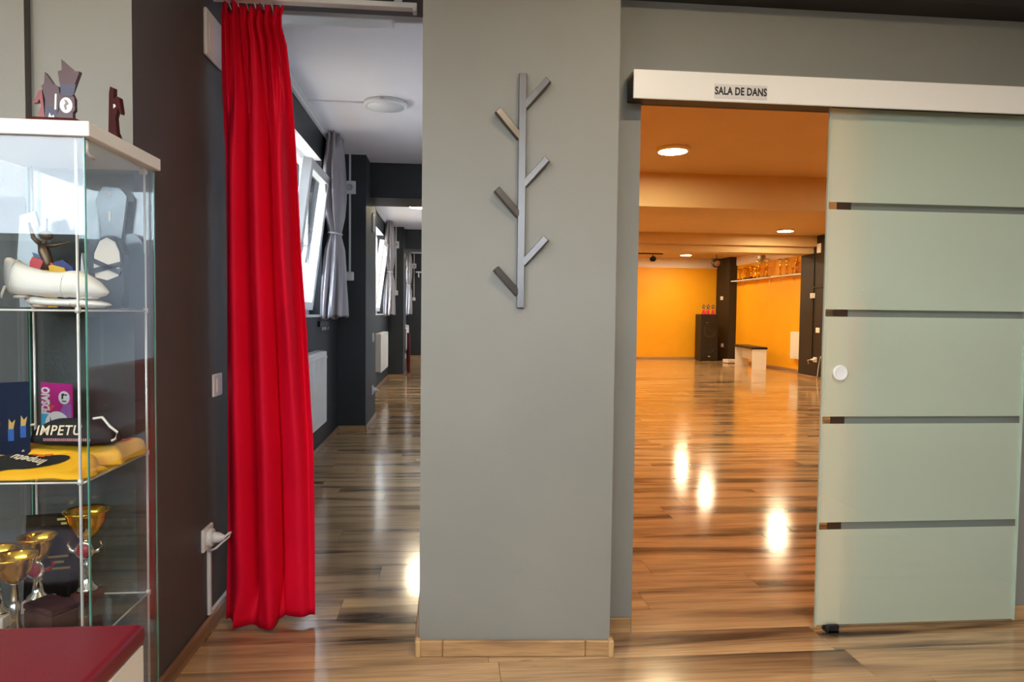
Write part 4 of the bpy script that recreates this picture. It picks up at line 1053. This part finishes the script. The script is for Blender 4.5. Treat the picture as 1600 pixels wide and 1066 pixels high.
# track spotlight and par lamp
tr = thing('track_spotlight', 'black track spotlight hanging near top of doorway', 'spotlight', (5.22, 17.2, CEIL))
box('track', BLACK, tr, -.5, .26, -.018, .018, -.03, 0)
bm = bmesh.new(); tube(bm, [(0, 0, -.03), (0, 0, -.09)], .012, 8); obj('arm', bm, BLACK, tr)
bm = bmesh.new(); lathe(bm, [(.03, .09), (.065, .06), (.07, -.06), (.06, -.07), (.055, -.05), (.003, -.04)], 20, (0, 0, -.15), axis='Y'); obj('head', bm, BLACK, tr)
pr_ = thing('stage_lamp', 'round stage lamp on wire beside black corner column', 'spotlight', (6.91, 17.2, CEIL))
bm = bmesh.new(); tube(bm, [(0, 0, 0), (0, 0, -.12)], .008, 6); tube(bm, [(-.12, 0, -.24), (-.12, 0, -.12), (.12, 0, -.12), (.12, 0, -.24)], .008, 6); obj('yoke', bm, BLACK, pr_)
bm = bmesh.new(); lathe(bm, [(.08, .12), (.11, .08), (.115, -.05), (.10, -.06), (.09, -.03), (.003, -.0)], 24, (0, 0, -.23), axis='Y'); obj('can', bm, BLACK, pr_)
bm = bmesh.new(); lathe(bm, [(.088, -.034), (.088, -.040), (.003, -.045)], 24, (0, 0, -.23), axis='Y'); obj('lens', bm, mat('lens_grey', (.45, .36, .30), .2), pr_)
# fittings on black columns (faces towards -X)
def plate_nx(name, label, x, y, z, w, h, d=.02, cat='wall plate', m=PVC):
    t = thing(name, label, cat, (x, y, z)); box('frame', m, t, -d, 0, -w/2, w/2, -h/2, h/2, bev=.003)
    box('insert', m, t, -d-.004, -d+.001, -w*.32, w*.32, -h*.32, h*.32, bev=.002); return t
plate_nx('junction_cover', 'pale cover plate high on black column by door glass', 7.2, 12.77, 2.57, .13, .18)
plate_nx('junction_box', 'white junction box on conduit of black column', 7.2, 12.93, 1.65, .10, .10, .05, 'socket box')
plate_nx('light_switch', 'white switch plate halfway up black column', 7.2, 12.73, .97, .12, .10, cat='switch')
so2 = plate_nx('wall_socket', 'white socket with white plugs low on black column', 7.2, 12.80, .39, .12, .10, cat='socket')
for y in (-.03, .03):
    bm = bmesh.new(); lathe(bm, [(.008, -.08), (.02, -.06), (.024, -.02)], 10, (0, y, 0), axis='X'); obj('plug', bm, PVC, so2)
bm = bmesh.new(); tube(bm, [(-.07, .03, 0), (-.11, .10, -.02), (-.06, .16, -.05), (-.03, .2, -.1)], .006, 6); obj('cable', bm, PVC, so2)
cb2 = thing('loose_cable', 'white cable hanging down black column to the floor', 'cable', (7.2, 12.6, 0))
bm = bmesh.new(); tube(bm, [(-.03, -.04, .47), (-.03, .0, .36), (-.03, .04, .2), (-.03, .06, .08), (-.05, .04, .02), (-.08, .0, .012)], .007, 6); obj('cable', bm, PVC, cb2)
cc = thing('column_conduit', 'black conduit running down the black column', 'conduit', (7.2, 12.93, 0))
box('pipe', BLACK, cc, -.02, 0, -.015, .015, .4, 2.48); box('branch_pipe', BLACK, cc, -.02, 0, -.5, -.015, 1.80, 1.83)
plate_nx('junction_box', 'white junction box on black corner column above loudspeaker', 7.55, 18.3, 1.72, .09, .10, .05, 'socket box')
plate_nx('wall_socket', 'white socket on corner column behind loudspeaker', 7.55, 18.2, .42, .10, .10, .04, 'socket')

# ================================================================== FOYER EXTRAS (behind the viewer, reflected)
fe = thing('fire_extinguisher', 'red fire extinguisher on wall, reflected in the door glass', 'fire extinguisher', (2.5, 1.1, .9))
ERED = mat('extinguisher_red', (.55, .02, .02), .3)
bm = bmesh.new(); lathe(bm, [(.07, 0), (.08, .02), (.08, .36), (.07, .41), (.03, .44), (.025, .46)], 24); obj('body', bm, ERED, fe)
bm = bmesh.new(); lathe(bm, [(.025, .46), (.025, .50), (.015, .52)], 12); bx(bm, -.015, .015, -.09, .03, .50, .515); obj('valve', bm, CHROME, fe)
bm = bmesh.new(); tube(bm, [(0, .02, .49), (-.03, .09, .46), (-.04, .10, .3), (-.03, .095, .12)], .012, 8); obj('hose', bm, BLACK, fe)
box('wall_bracket', BLACK, fe, .06, .1, -.03, .03, .1, .4)
for x, y, lab in ((.9, .7, 'round lamp on entrance ceiling near the pillar'), (-1.6, .3, 'round lamp on entrance ceiling near the cabinet')):
    round_lamp('entrance_lamp', lab, (x, y, CEIL), .155, LAMP_FOYER, (1, .80, .54))
# outside
bm = bmesh.new(); bx(bm, -60, 60, -60, -2.25, -.5, -.3); bx(bm, -60, -1.56, -2.25, 60, -.5, -.3)
struct('ground', bm, mat('paving', (.42, .41, .38), .9, var=.1), 'paved street outside the windows', 'ground')
def house(name, lab, loc, rz, L, H, m):
    t = thing(name, lab, 'building', loc, rz)
    bm = bmesh.new(); bx(bm, -L/2, L/2, 0, 6, 0, H); obj('wall', bm, m, t)
    n = int(L/3)
    for i in range(n):
        for z in [1.0+3*k for k in range(int((H-1)/3)+1)]:
            if z+1.6 > H: continue
            x = -L/2+1.5+3*i
            f = box('window', LAC, t, x-.6, x+.6, -.05, .02, z, z+1.5)
            box('pane', mat('dark_pane', (.05, .06, .07), .08), f, x-.5, x+.5, -.06, -.05, z+.1, z+1.4)
    box('roof', mat('roof_grey', (.2, .19, .18), .8), t, -L/2-.2, L/2+.2, -.2, 6.2, H, H+.15)
house('house', 'yellow rendered house down the street outside corridor windows', (-12, 34, -.3), 0, 18, 6.5, mat('render_yellow', (.17, .12, .045), .8))
house('house', 'beige office building across the street behind the viewer', (-6, -15, -.3), PI, 27, 3.2, mat('render_beige', (.32, .30, .27), .8))
